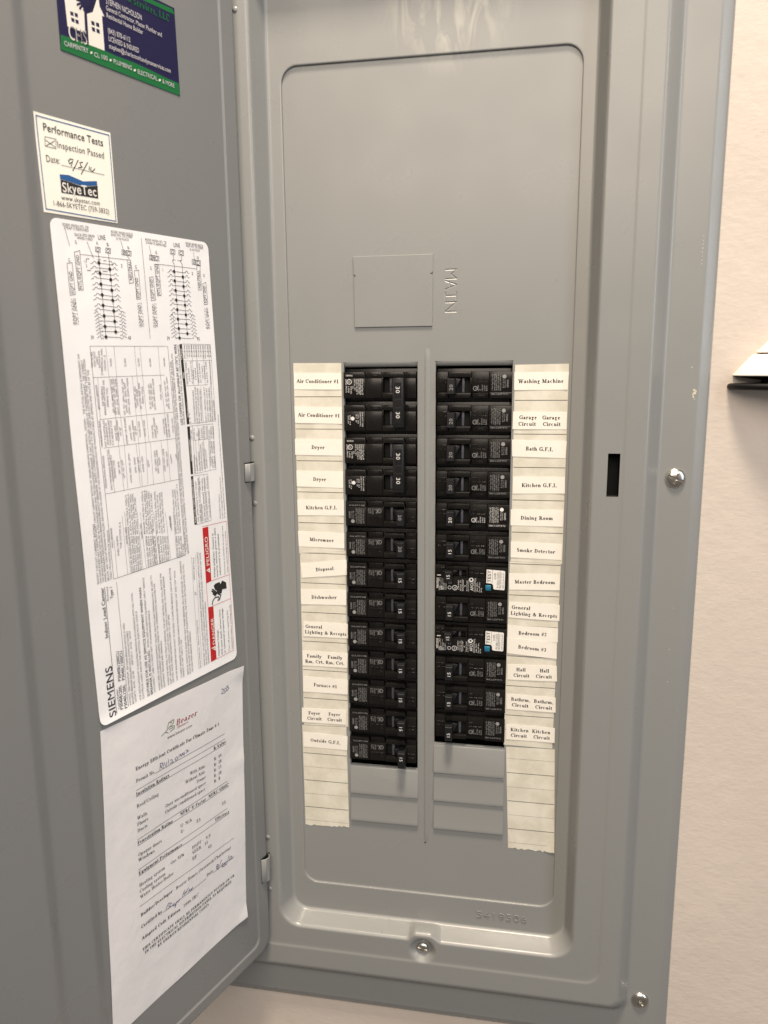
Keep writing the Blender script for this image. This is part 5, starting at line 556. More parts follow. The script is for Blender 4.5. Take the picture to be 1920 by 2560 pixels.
ss = [-3.5, -3.3, -3, -2.6, -2.1, -1.5, -.8, 0, 2, 4, 6, 8, 9.5, 10, 10.3, 10.7, 11, 11.3, 11.6, 11.9, 12.2, 12.6, 13, 13.4, 14, 15, 16.5, 18, 20, 24, 40, 80, 120, 155, 163, 164.5] + [165.2 + .9 * k for k in range(14)] + [178.5, 181, 190, 195.5, 196.5] + [197 + .9 * k for k in range(14)] + [210, 212, 225, 240, 244, 244.7, 245]
ys = [-502.5, -502.3, -502, -501.6, -501, -500.2, -499.2, -498, -496.5, -495, -493.5, -492.6, -492, -491.6, -491.2, -490.8, -490.4, -490, -489.6, -489.2, -488.6, -488, -487, -486, -485, -484, -482.5, -480, -470] + [-450 + 25 * k for k in range(28)] + [250, 254, 255, 255.5, 256, 256.5, 257, 258, 262, 266, 267, 268]
loops = []
for y in ys:
    se = -3.5
    ey = y + 502.5
    if ey < 14: se = -3.5 + 14 - math.sqrt(max(0, 14 ** 2 - (14 - ey) ** 2))
    row = []
    for s in ss:
        s2 = s if s >= 24 else 24 - (24 - s) * (24 - se) / 27.5
        row.append((-s2, y, o_door(s2, y)))
    # returned flange along the hinge side and the free edge
    a = row[0]; b = row[-1]
    row = [(a[0] - 3.0, a[1], a[2] - 7.2), (a[0] - .1, a[1], a[2] - 7.0), (a[0] - .02, a[1], a[2] - .3)] + row + [(b[0] - .02, b[1], b[2] - .4), (b[0], b[1], b[2] - 12)]
    loops.append(row)
b0 = loops[0]; loops.insert(0, [(p[0], p[1] - .02, min(p[2], p[2]) - .4 if i > 1 else p[2] - .1) for i, p in enumerate(b0)])
loops.insert(0, [(p[0], p[1] - .03, -6.5 + min(p[2], 0) * 0) for p in b0])
mb = MB(); mb.loft([[(p[0], p[1], p[2]) for p in l] for l in loops], closed=False)
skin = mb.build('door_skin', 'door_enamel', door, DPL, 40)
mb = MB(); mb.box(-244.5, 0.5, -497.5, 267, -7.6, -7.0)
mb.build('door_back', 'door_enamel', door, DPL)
# hinges: curled tabs over black plates that paint the shade of cut-outs
for y0, y1 in ((-86.2, -72.6), (-434.6, -413.2)):
    mb = MB(); mb.box(-6.0, 5.6, y0 - 1.0, y1 + 1.0, .6, 1.32)
    h_ = mb.build('hinge_shade', 'inner_dark', door, DPL)
    mb = MB(); A_ = []
    for k in range(11):
        a = math.radians(150 - 15 * k); A_.append((-.2 + 5.2 * math.cos(a) * 1.0, -1.6 + 5.4 * max(math.sin(a), -.3)))
    A_ = [(-5.3, .2), (-5.2, 1.35)] + [(x, o + .6) for x, o in A_[1:]]
    loops = []
    for y, g in ((y0, .35), (y0 + .3, 0), (y1 - .3, 0), (y1, .35)):
        loops.append([(x, y, o - g) for x, o in A_])
    mb.loft(loops, closed=False)
    k_ = mb.build('hinge_knuckle', 'grey_enamel', door, DPL, 45)
    sol = k_.modifiers.new('t', 'SOLIDIFY'); sol.thickness = .0008; sol.offset = 0
# latch on the free edge
mb = MB(); mb.box(-240, -220.5, -144.5, -112, 5.5, 7.2, .8); mb.box(-234, -225, -140, -118, 7, 9, 1.0)
mb.build('latch', 'lamp_black', door, DPL, 40)

# ================================================================ papers on the door
def blerp(C_, a, b):                            # C_: TL TR BR BL in (s, y) -> (u, y)
    x = ((1 - a) * (1 - b) * C_[0][0] + a * (1 - b) * C_[1][0] + a * b * C_[2][0] + (1 - a) * b * C_[3][0])
    y = ((1 - a) * (1 - b) * C_[0][1] + a * (1 - b) * C_[1][1] + a * b * C_[2][1] + (1 - a) * b * C_[3][1])
    return -x, y
def sheet(mb, C_, nx, ny, ofs, r=0.0, mi=0, thick=.12, edge=None):
    w = math.dist(C_[0], C_[1]); hgt = math.dist(C_[0], C_[3])
    loops = []
    BB = [j / ny for j in range(ny + 1)]
    if r: BB = sorted(set(BB + [(r * (1 - math.cos(PI / 2 * k / 8))) / hgt for k in range(9)] + [1 - (r * (1 - math.cos(PI / 2 * k / 8))) / hgt for k in range(9)]))
    for b in BB:
        row = []; d = min(b, 1 - b) * hgt; cutx = (r - math.sqrt(max(0, r * r - (r - d) ** 2))) / w if d < r else 0
        for i in range(nx + 1):
            a = i / nx; a = cutx + (1 - 2 * cutx) * a
            aa, bb = a, b
            if edge: aa, bb = edge(a, b)
            u, y = blerp(C_, aa, bb); row.append((u, y, ofs(u, y)))
        loops.append(row)
    i0 = len(mb.v)
    mb.loft(loops, closed=False, mi=mi)
    mb.loft([[(x, y, o - thick) for x, y, o in reversed(l)] for l in loops], closed=False, mi=mi)
    rim = [l[0] for l in loops] + loops[-1][1:] + [l[-1] for l in reversed(loops[:-1])] + list(reversed(loops[0][1:-1]))
    mb.loft([rim, [(x, y, o - thick) for x, y, o in rim]], closed=True, mi=mi)
def rows_for(r, n):                             # parameter rows denser at rounded ends
    return n
def conv_for(e):
    bpy.context.view_layer.update(); inv = e.matrix_world.inverted()
    return lambda u, y, o=0.0: inv @ DP(u, y, o)
INKS = ['ink', 'ink_soft', 'ink_red', 'sticker_white', 'ink_blue', 'ink_pen', 'ink_darkred', 'ink_green', 'card_navy', 'card_green', 'card_white', 'card_letter']
IX = {'k': 0, 's': 0, 'b': 0, 'S': 0, 't': 0, 'h': 1, 'r': 2, 'w': 3, 'u': 4, 'p': 5, 'R': 6, 'g': 7, 'd': 8, 'e': 9, 'i': 10, 'W': 11, 'G': 9}
def texts(mb, rows, ofs, lift=.14, soft=False):
    for txt, s0, y0, s1, y1, st, h in rows:
        mi = IX[st]
        if soft and mi == 0 and h < 2: mi = 1
        write(mb, txt, (-s0, y0), (-s1, y1), h, st, lambda x, y: (x, y, ofs(x, y) + lift), mi, slant=.2 if st == 'R' else 0)
def polys(mb, rows, ofs, lift):
    for n_, (c, P) in enumerate(rows):
        P = [(-s, y) for s, y in P]; mb.face([(x, y, ofs(x, y) + lift + n_ * .007) for x, y in P], IX[c])
def lines(mb, rows, ofs, lift):
    for c, w, P in rows:
        if c == 'b': c = 'p'
        stroke(mb, [(-s, y) for s, y in P], w, lambda x, y: (x, y, ofs(x, y) + lift), IX[c], 5)

# ---- big wiring label
C_ = LABEL_CORNERS
def of_label(u, y):
    s = -u
    b = 0.22 + .10 * math.sin(y * .06 + s * .05)
    e1 = max(0, (-218 - y) / 12); b += 1.5 * e1 ** 1.5 * (.35 + .65 * sm(60, 140, s)) if y < -218 else 0
    b += .5 * sm(150, 162, s) * (.5 + .5 * math.sin(y * .045))
    return b
t = tag(empty('wiring_label', DP(-92, -226, 0)), 'large white wiring diagram label with red danger boxes on the open door', 'label')
cv = conv_for(t)
mb = MB()
def edge_label(a, b): return a, b
sheet(mb, C_, 40, 90, of_label, r=5.0, thick=.08)
mb.build('paper_sheet', 'paper_white', t, cv, 60)
mb = MB(); texts(mb, LABEL_TEXT, of_label, .16, soft=True); mb.build('printed_text', INKS, t, cv)
mb = MB(); lines(mb, LABEL_LINES, of_label, .13)
for s, y in LABEL_DOTS: mb.face([(-s + 1.15 * math.cos(k * PI / 5), y + 1.15 * math.sin(k * PI / 5), of_label(-s, y) + .17) for k in range(10)], 0)
mb.build('printed_diagram', INKS, t, cv)
mb = MB()
polys(mb, LABEL_POLYS[:5], of_label, .07); 
for c, P in LABEL_POLYS[5:]: polys(mb, [(c, P)], of_label, .20 if c == 'w' else .25 if c == 'r' else .17)
for w, P in LABEL_WIRE: stroke(mb, [(-s, y) for s, y in P], w, lambda x, y: (x, y, of_label(x, y) + .18), 0)
mb.build('danger_boxes', INKS, t, cv)

# ---- certificate
C_ = CERT_CORNERS
def of_cert(u, y):
    s = -u
    lift = 1.8 * (1 - sm(0, 16, math.hypot(s - 17.7, y + 232.9))) + 1.4 * (1 - sm(0, 14, math.hypot(s - 25.9, y + 453.5)))
    return lift + .2 + .22 * (1 + math.sin(y * .05 + s * .02)) + .18 * math.sin(s * .11 + y * .02) + .5 * math.exp(-((y + 312) / 6) ** 2) * (1 - sm(25, 50, s))
t = tag(empty('certificate', DP(-90, -454, 0)), 'white typed energy certificate with blue handwriting taped low on the door', 'certificate')
cv = conv_for(t)
mb = MB(); sheet(mb, C_, 40, 70, of_cert); mb.build('paper_sheet', 'paper_matte', t, cv, 60)
mb = MB(); texts(mb, CERT_TEXT, of_cert, .16); mb.build('printed_text', INKS, t, cv)
mb = MB(); lines(mb, CERT_LINES, of_cert, .13); mb.build('handwriting_and_rules', INKS, t, cv)

# ---- inspection sticker
t = tag(empty('inspection_sticker', DP(-138, 88, 0)), 'square cream inspection sticker with a blue border above the big wiring label', 'sticker')
cv = conv_for(t); f_ = lambda u, y: .15 + .6 * sm(160, 168, -u) * sm(125, 142, y)
mb = MB(); sheet(mb, STICKER_CORNERS, 14, 14, f_); mb.build('paper_sheet', 'sticker_cream', t, cv, 60)
mb = MB(); lines(mb, STICKER_LINES, f_, .12); polys(mb, STICKER_POLYS, f_, .11); texts(mb, STICKER_TEXT, f_, .16); mb.build('printed_text', INKS, t, cv)

# ---- business card
t = tag(empty('business_card', DP(-99, 177.5, 0)), 'navy and green business card with a white house drawing at the top of the door', 'business card')
cv = conv_for(t); f_ = lambda u, y: .3
mb = MB(); sheet(mb, [(144.6, 229.0), (54.2, 230.4), (53.1, 178.0), (144.5, 177.2)], 4, 4, f_, thick=.28); mb.build('card_stock', 'card_navy', t, cv)
mb = MB()
def clipcard(P): return [(min(144.4, max(53.3, s)), min(229.4, max(177.5, y))) for s, y in P]
polys(mb, [(c, clipcard(P)) for c, P in CARD_POLYS[:1]], f_, .05)
polys(mb, [(c, clipcard(P)) for c, P in CARD_POLYS[1:]], f_, .08)
texts(mb, CARD_TEXT, f_, .32); mb.build('printed_text', INKS, t, cv)

# ================================================================ label strips and circuit names on the dead front
def paper(mb, Q, th, h0, torn=False, curl=None, ny=1):
    # Q: TL TR BR BL (x, y)
    nx = 24 if torn else 8
    loops = []
    rnd = random.Random(int(abs(Q[0][1]) * 10))
    jag = [rnd.uniform(-1.0, .5) for _ in range(nx + 1)]
    for j in range(ny + 1):
        b = j / ny; row = []
        for i in range(nx + 1):
            a = i / nx
            x = (1 - a) * (1 - b) * Q[0][0] + a * (1 - b) * Q[1][0] + a * b * Q[2][0] + (1 - a) * b * Q[3][0]
            y = (1 - a) * (1 - b) * Q[0][1] + a * (1 - b) * Q[1][1] + a * b * Q[2][1] + (1 - a) * b * Q[3][1]
            if torn and j == ny: y += jag[i]
            row.append((x, y, h0 + th + (curl(x, y) if curl else 0)))
        loops.append(row)
    mb.loft(loops[::-1], closed=False)
    rim = [l[0] for l in loops] + loops[-1][1:] + [l[-1] for l in reversed(loops[:-1])] + list(reversed(loops[0][1:-1]))
    mb.loft([[(x, y, o - th) for x, y, o in rim], rim], closed=True)
def conv_at(e):
    bpy.context.view_layer.update(); inv = e.matrix_world.inverted()
    return lambda x, y, h: inv @ W(x, y, h)
slab = ['upper blank cream paper strip left of the breakers, under the circuit names', 'middle cream paper strip left of the breakers, from Disposal to Foyer', 'lower cream paper strip at left with a torn end below the circuit names',
        'upper cream paper strip right of the breakers, from Washing Machine to Smoke Detector', 'middle cream paper strip right of the breakers, from Master Bedroom to Kitchen Circuit', 'lowest blank cream paper strip at right with a torn bottom end']
slot_lines = [[k for k in range(1, 6)], [k for k in range(7, 12)], [k for k in range(13, 16)], [k for k in range(1, 6)], [7, 8, 9, 10, 11], [13, 14, 15]]
for i, Q in enumerate(STRIPS):
    lab0 = 3.3 if i < 3 else .4
    top, bot = (Q[0][1] + Q[1][1]) / 2, (Q[2][1] + Q[3][1]) / 2
    t = tag(empty('label_strip', W((Q[2][0] + Q[3][0]) / 2, bot, 0)), slab[i], 'paper strip', 'paper strips beside the breakers')
    cv = conv_at(t)
    hb = .02 + .10 * (i % 3 != 1)
    cr = (lambda x, y: .8 * sm(205, 216, x) * sm(-392, -399, y)) if i == 5 else None
    mb = MB(); paper(mb, Q, .14, hb, torn=i in (2, 5), ny=10 if i == 5 else 1, curl=cr); mb.build('paper_strip', 'paper_strip', t, cv, 40)
    mb = MB()
    for k in range(1, 17):
        for half in (0, 1):
            y = -25.4 * k + lab0 + 12.7 * half
            if not (bot + 1.5 < y < top - 1.5): continue
            b = (top - y) / (top - bot)
            xa = Q[0][0] + (Q[3][0] - Q[0][0]) * b + .4; xb = Q[1][0] + (Q[2][0] - Q[1][0]) * b - .2
            stroke(mb, [(xa, y), (xb, y)], .46 if not half else .15, lambda x, yy: (x, yy, hb + .14 + .06 + (cr(x, yy) if cr else 0)))
    mb.build('ruled_lines', 'ink_soft', t, cv)
clabels = ['upper of the two paper labels reading Air Conditioner #1, beside the top left breaker', 'lower of the two paper labels reading Air Conditioner #1',
 'upper of the two paper labels reading Dryer', 'lower of the two paper labels reading Dryer', 'paper label reading Kitchen G.F.I. in the left column, below the Dryer labels', 'paper label reading Microwave in the left column',
 'tilted paper label reading Disposal in the left column', 'paper label reading Dishwasher in the left column', 'paper label reading General Lighting & Recepts in the left column, below Dishwasher',
 'paper label reading Family Rm. Crt. twice in the left column', 'paper label reading Furnace #1 in the left column', 'paper label reading Foyer Circuit twice in the left column', 'paper label reading Outside G.F.I., lowest name on the left',
 'paper label reading Washing Machine at the top of the right column', 'paper label reading Garage Circuit twice in the right column', 'paper label reading Bath G.F.I. in the right column', 'paper label reading Kitchen G.F.I. in the right column, below Bath G.F.I.',
 'paper label reading Dining Room in the right column', 'paper label reading Smoke Detector in the right column', 'paper label reading Master Bedroom in the right column', 'paper label reading General Lighting & Recepts in the right column, below Master Bedroom',
 'paper label reading Bedroom #2 tucked under the Bedroom #3 label', 'paper label reading Bedroom #3 overlapping the one above', 'paper label reading Hall Circuit twice in the right column', 'paper label reading Bathrm. Circuit twice in the right column', 'paper label reading Kitchen Circuit twice, lowest name on the right']
for i, (txt, Q, xa, xb) in enumerate(CIRCUIT_LABELS):
    cxm = sum(q[0] for q in Q) / 4; cym = sum(q[1] for q in Q) / 4
    t = tag(empty('circuit_label', W(cxm, (Q[2][1] + Q[3][1]) / 2, .3)), clabels[i], 'label', 'circuit name labels')
    cv = conv_at(t); h0 = .28 + (.18 if i == 22 else 0)
    rn = random.Random(i); ph = rn.uniform(0, 6)
    cf = lambda x, y: .10 * (1 + math.sin((x - Q[0][0]) * .12 + ph)) + (.25 * sm(Q[1][0] - 6, Q[1][0], x) if i % 3 == 1 else 0)
    mb = MB(); paper(mb, Q, .14, h0, curl=cf); mb.build('paper_slip', 'paper_label', t, cv, 40)
    ang = math.atan2(Q[1][1] - Q[0][1], Q[1][0] - Q[0][0]); c_, s_ = math.cos(ang), math.sin(ang)
    em = lambda a, b: (cxm + a * c_ - b * s_, cym + a * s_ + b * c_)
    mb = MB(); lines_ = txt.split('|'); x0 = (xa + xb) / 2 - cxm; wd = xb - xa; G = GL['S']; caph = 2.9
    def natural(q): return sum(G.get(c, G['-'])[0] + .04 for c in q) - .04
    scl = wd / max(natural(q.strip()) for q in lines_)
    for k, ln_ in enumerate(lines_):
        nw = natural(ln_) * scl
        a0 = x0 - nw / 2
        if i in (8, 20): a0 = x0 - wd / 2 + (0 if k else .5)
        yb = -caph / 2 + (len(lines_) - 1) * 2.35 - k * 4.9
        write(mb, ln_, em(a0, yb), em(a0 + nw, yb), caph, 'S', lambda x, y: (x, y, h0 + .14 + .09 + cf(x, y)))
    mb.build('printed_text', 'ink', t, cv)

# ================================================================ circuit breakers
# local frame: x 0..58.6 along the slot, y downwards negative from the top of the slot, h out of the dead front
def rot_text(mb, txt, x, y0, y1, h, emit_h, st='s', mi=0):   # reads upwards
    write(mb, txt, (x, y0), (x, y1), h, st, lambda a, b: (a, b, emit_h), mi)
def body_std(b):
    b.box(1.0, 58.5, -26.0, -1.0, -30, -5.5, .6)                     # lower body
    b.box(1.5, 9.9, -18.6, -3.4, -8, 1.6, .5); b.box(1.5, 9.9, -23.4, -18.7, -8, -.9, .4)
    b.box(10.2, 27.7, -7.7, -3.2, -8, 2.0, .5)                        # around the toggle
    b.prism([(11.2, -23.3), (26.7, -23.3), (27.7, -19.4), (10.2, -19.4)], -8, 1.9, .4)
    b.box(27.0, 27.7, -19.35, -7.75, -8, 1.7, .15); b.box(10.2, 10.7, -19.35, -7.75, -8, 1.0, .1)
    b.box(27.9, 41.0, -18.6, -3.5, -8, 1.85, .45); b.prism([(29.0, -23.4), (40.2, -23.4), (41.0, -18.7), (28.0, -18.7)], -8, -1.2, .3)
    b.box(41.2, 58.3, -18.6, -3.4, -8, 2.05, .5); b.prism([(42.0, -23.4), (58.3, -23.4), (58.3, -18.7), (41.2, -18.7)], -8, 1.5, .4)
    b.box(31.8, 37.8, -21.9, -21.3, -2, -.9, .1); b.box(31.8, 37.8, -20.9, -20.4, -2, -.9, .1); b.box(3.4, 7.6, -21.6, -21.0, -2, -.6, .1)
def emboss(b, x, y, letters, step, h):
    # letters pressed proud of the body, each turned a quarter and set side by side
    for k, ch in enumerate(letters):
        a = x + k * step
        if ch == 'O': segs = [((a, y), (a + 2.8, y)), ((a, y - 3.2), (a + 2.8, y - 3.2)), ((a, y), (a, y - 3.2)), ((a + 2.8, y), (a + 2.8, y - 3.2))]
        elif ch == 'N': segs = [((a, y), (a + 2.8, y)), ((a, y - 3.2), (a + 2.8, y - 3.2)), ((a + 2.8, y), (a, y - 3.2))]
        else: segs = [((a, y - 3.2), (a + 2.8, y - 3.2)), ((a, y), (a, y - 3.2)), ((a + 1.4, y - .8), (a + 1.4, y - 3.2))]
        for p, q in segs:
            p = Vector(p); q = Vector(q); d = (q - p).normalized(); n = Vector((-d.y, d.x)) * .22
            b.loft([[(p.x + n.x, p.y + n.y, h - .05), (p.x, p.y, h + .35), (p.x - n.x, p.y - n.y, h - .05)], [(q.x + n.x, q.y + n.y, h - .05), (q.x, q.y, h + .35), (q.x - n.x, q.y - n.y, h - .05)]], True, 0, True, True)
def toggle(hb, x0=10.0, x1=15.9, y0=-19.9, y1=-8.2, hh=9.6, flip=False):
    # tapered solid handle; the hole on its upper end is only painted
    n = 14
    hb.loft([[(x0 - .5, y0 - .3, -4), (x1 + .6, y0 - .3, -4), (x1 + .6, y1 + .1, -4), (x0 - .5, y1 + .1, -4)],
             [(x0 - .2, y0, 1.0), (x1 + .2, y0, 1.0), (x1 + .2, y1, 1.0), (x0 - .2, y1, 1.0)],
             [(x0, y0 + .1, hh - .5), (x1, y0 + .1, hh - .5), (x1, y1 - .2, hh - .5), (x0, y1 - .2, hh - .5)],
             [(x0 + .4, y0 + .5, hh), (x1 - .4, y0 + .5, hh), (x1 - .4, y1 - .6, hh), (x0 + .4, y1 - .6, hh)]], True, 0, True, True)
    if flip: hb.prism([(x1 + .1, y0 + .1), (x1 + 3.8, y0 + .5), (x1 + 3.6, y0 + 1.2), (x1 + .1, y1 - 4)], -4, 2.4, .3)
    else: hb.prism([(x1 + .1, y0 + 4), (x1 + 3.6, y1 - 1.2), (x1 + 3.8, y1 - .5), (x1 + .1, y1 - .1)], -4, 2.4, .3)
def hole_shade(hb, x0, x1, y1, hh, sg=1):
    # flat black oval painting the shade of a hole on the handle's upper end
    cx, ch = (x0 + x1) / 2, (1.6 + hh) / 2 + .6; rx, rh = (x1 - x0) / 2 - .75, (hh - 1.6) / 2 - 1.3
    A = [(cx + rx * math.cos(2 * PI * k / 20), y1 - .02, ch + rh * math.sin(2 * PI * k / 20)) for k in range(20)]
    B = [(cx + rx * math.cos(2 * PI * k / 20), y1 - .06 + .12, ch + rh * math.sin(2 * PI * k / 20)) for k in range(20)]
    hb.face([(p[0], y1 + .06 * sg, p[2]) for p in (A[::-1] if sg > 0 else A)], 1)
STD = ['1 Pole Type/Type QP', 'Interrupting Rating', 'MAX.RMS SYM.AMPS.', '10,000 120/240 V', 'HACR Type, SWD  40°C']
def parts_std(root, amp, ink, numink, tie=False, rare='N', left=False, yy=None):
    b = MB(); body_std(b)
    emboss(b, 2.7, -8.4, 'ON', 3.4, 1.6); 
    if rare == 'N': emboss(b, 29.2, -8.0, 'OFF', 3.7, 1.85)
    b.build('breaker_body', 'black_plastic', root, V, 35)
    p = MB()
    p.box(10.8, 26.9, -19.3, -7.8, -8.0, -4.0); p2 = MB(); p2.box(20.3, 22.4, -19.2, -7.9, -6, -1.5, .6)
    p.build('toggle_well', 'inner_dark', root, V); p2.build('toggle_rail', 'grey_bar', root, V, 40)
    if not tie:
        ya, yb = yy or ((-17.6, -5.4) if left else (-20.2, -8.4))
        hb = MB(); toggle(hb, y0=ya, y1=yb, flip=left); hole_shade(hb, 10.0, 15.9, ya if left else yb, 9.6, -1 if left else 1)
        hb.build('toggle_handle', ['handle_plastic', 'inner_dark'], root, V, 40)
        m = MB(); rot_text(m, amp, 14.4, ya + 2.8, ya + 7.4, 2.6, 9.68, 's'); m.build('amp_number', numink, root, V)
    m = MB()
    e = 1.92
    rot = lambda t_, x, y0, y1, h, z=2.12: rot_text(m, t_, x, y0, y1, h, z)
    rot('1 Pole Type/Type QP', 44.0, -17.6, -5.6, 1.0); rot('Interrupting Rating', 45.5, -17.6, -5.4, 1.0); rot('MAX.RMS SYM.AMPS.', 47.0, -17.8, -5.4, 1.0)
    rot('10,000 120/240 V~', 48.5, -17.8, -5.0, 1.0); rot('HACR Type, SWD 40°C', 50.0, -17.8, -5.4, 1.0); rot('E11712', 52.2, -15.6, -9.2, .9); rot('CSA C22.2', 53.4, -15.6, -9.6, .8); rot('SIEMENS', 55.6, -15.4, -9.6, 1.3)
    m.face([(52.4 + 1.5 * math.cos(k * PI / 8), -7.2 + 1.5 * math.sin(k * PI / 8), 2.1) for k in range(16)])
    for t_, x, y0, y1 in (('LISTED', 33.4, -18.0, -13.6), ('C.B.', 34.8, -17.9, -16.4), ('ISSUE NO.', 36.5, -18.0, -13.0), ('L-9320', 38.2, -18.0, -13.8), ('E62615', 39.7, -18.0, -13.9)): rot(t_, x, y0, y1, .95, 1.95)
    stroke(m, [(30.8 + 1.55 * math.cos(k * PI / 8), -16.0 + 1.6 * math.sin(k * PI / 8)) for k in range(17)], .34, lambda x, y: (x, y, 1.95))
    write(m, 'UL', (31.6, -16.9), (31.6, -15.1), .9, 'b', lambda x, y: (x, y, 1.95))
    write(m, 'CU-AL 60/75°C WIRE', (55.4, -19.5), (42.6, -19.5), 1.25, 's', lambda x, y: (x, y, 1.6))
    m.build('printed_text', ink, root, V)
def parts_afci(root, serial):
    b = MB()
    b.box(1.0, 58.5, -26.0, -1.0, -30, -5.5, .6)
    b.box(1.0, 8.9, -8.9, -2.2, -8, 1.8, .5); b.box(9.2, 27.0, -6.0, -3.0, -8, 2.2, .45); b.box(25.6, 27.0, -11.2, -6.1, -8, 2.0, .3); b.box(15, 27.0, -12.0, -11.3, -8, 1.8, .2)
    b.box(27.5, 40.4, -11.4, -3.0, -8, 2.2, .45); b.box(40.6, 57.6, -24.2, -2.8, -8, 1.9, .6)
    b.box(1.0, 40.5, -24.6, -12.1, -8, 1.5, .4); b.box(1.0, 9.5, -12.1, -9.0, -8, 1.4, .1); b.box(27.5, 40.5, -12.2, -11.4, -8, 1.45, .1)
    emboss(b, 2.0, -4.2, 'ON', 3.4, 1.8); emboss(b, 28.7, -4.6, 'OFF', 3.8, 2.2)
    b.build('breaker_body', 'black_plastic', root, V, 35)
    p = MB(); p.box(9.2, 25.6, -11.3, -6.0, -8, -4); p.build('toggle_well', 'inner_dark', root, V)
    p2 = MB(); p2.box(19.6, 21.6, -11.3, -6.1, -6, -1.5, .5); p2.build('toggle_rail', 'grey_bar', root, V, 40)
    hb = MB(); toggle(hb, 9.0, 14.7, -14.0, -5.8, 9.4); hole_shade(hb, 9.0, 14.7, -5.8, 9.4)
    hb.build('toggle_handle', ['handle_plastic', 'inner_dark'], root, V, 40)
    m = MB(); rot_text(m, '15', 13.1, -12.0, -8.0, 2.5, 9.48); m.build('amp_number', 'print_white', root, V)
    m = MB(); m.prism([(41.6, -4.6), (41.4, -15.6), (45.6, -15.9), (46.8, -17.0), (47.0, -20.0), (48, -20.6), (55.4, -20.9), (55.8, -20.2), (56.0, -6.0), (55.4, -5.3)][::-1], 1.7, 2.06)
    m.build('test_sticker', 'sticker_white', root, V)
    m = MB(); rot = lambda t_, x, y0, y1, h, st='s': rot_text(m, t_, x, y0, y1, h, 2.14, st)
    rot('TEST', 45.0, -15.0, -5.2, 2.6, 'b'); rot('A1A00', 49.0, -12.4, -7.2, 1.6); rot(serial, 51.3, -19.4, -6.6, 1.6); rot('Wire 60/75°C 36 lb-in', 53.3, -19.6, -6.5, 1.1); rot('AWG CU #14 AL #12', 55.2, -19.6, -6.8, 1.1)
    stroke(m, [(46.1, -15.6), (46.3, -5.0)], .22, lambda x, y: (x, y, 2.14)); stroke(m, [(51.8, -20.3), (52.0, -5.6)], .22, lambda x, y: (x, y, 2.14))
    m.build('sticker_text', 'ink', root, V)
    m = MB(); m.box(40.8, 45.1, -21.7, -17.3, 1, 3.0, .6); m.build('test_button', 'blue_button', root, V, 40)
    m = MB()
    def rr(t_, x, y0, y1, h, st='s'): rot_text(m, t_, x, y0, y1, h, 1.62, st)
    rr('SIEMENS', 3.4, -21.4, -12.8, 1.5, 'b'); rr('40°C', 5.0, -15.6, -12.6, .9); rr('TYPE', 5.2, -23.2, -19.6, .9); rr('QAF', 6.6, -22.8, -19.4, 1.3, 'b'); rr('BKR 120V', 8.2, -22.6, -16.4, .8); rr('E10267', 9.4, -22.6, -17.0, .8)
    rr('E11402', 12.4, -17.6, -14.4, .9); rr('TYPE', 14.0, -17.6, -14.8, .9); rr('LISTED', 20.0, -22.0, -14.0, .9); rr('ISSUE NO. 1500', 21.6, -23.0, -14.2, .8); rr('Circuit Breaker', 23.6, -23.0, -14.0, .9); rr('&', 25.0, -19.4, -18.2, 1.0); rr('Branch Feeder', 26.6, -23.0, -14.2, .9)
    rr('AFCI', 31.2, -22.4, -16.4, 2.2, 'b'); rr('Interrupting Rating', 33.2, -23.4, -11.8, .8); rr('10kA 120V~', 34.8, -23.4, -15.4, 1.0); rr('Max. 40A Sym.', 36.4, -23.6, -15.2, .9); rr('60 Hz', 38.0, -23.6, -20.0, 1.0)
    m.box(2.4, 5.4, -11.0, -10.4, 1.4, 1.62)
    for x in (22.4, 27.6, 32.0): stroke(m, [(x, -23.4), (x, -13.4 if x < 30 else -12.0)], .16, lambda a, c: (a, c, 1.62))
    for x in (4.0, 5.8, 7.2, 10.0): stroke(m, [(x - .1, -22.6), (x - .3, -13.2)], .13, lambda a, c: (a, c, 1.62))
    stroke(m, [(29.6 + 1.35 * math.cos(k * PI / 8), -13.6 + 1.35 * math.sin(k * PI / 8)) for k in range(17)], .85, lambda x, y: (x, y, 1.64))
    for cx, r, w in ((12.4, 1.3, .45), (16.6, 1.9, .38)): stroke(m, [(cx + r * math.cos(k * PI / 8), -20.6 + r * math.sin(k * PI / 8)) for k in range(17)], w, lambda x, y: (x, y, 1.63))
    write(m, 'UL', (17.2, -21.6), (17.2, -19.6), 1.1, 'b', lambda x, y: (x, y, 1.63))
    stroke(m, [(28.0, -15.6), (32.0, -15.7)], .16, lambda a, c: (a, c, 1.62))
    m.build('printed_text', 'print_white', root, V)
def copy_parts(src, dst):
    for c in list(src.children):
        n = c.copy(); col.objects.link(n); n.parent = dst
ROW = ['top', 'second', 'third', 'fourth', 'fifth', 'sixth', 'seventh', 'eighth', 'ninth', 'tenth', 'eleventh', 'twelfth', 'thirteenth']
protos = {}
def place(kind, root, ink, numink, left=False, yy=None):
    key = (kind, ink, numink, left, yy)
    if key in protos: copy_parts(protos[key], root)
    else: parts_std(root, kind, ink, numink, left=left, yy=yy); protos[key] = root
names_r = ['Washing Machine', 'Garage Circuit', 'Bath G.F.I.', 'right-hand Kitchen G.F.I.', 'Dining Room', 'Smoke Detector', 'Master Bedroom', 'right-hand General Lighting & Recepts', 'Bedroom #2', 'Hall Circuit', 'Bathrm. Circuit', 'Kitchen Circuit']
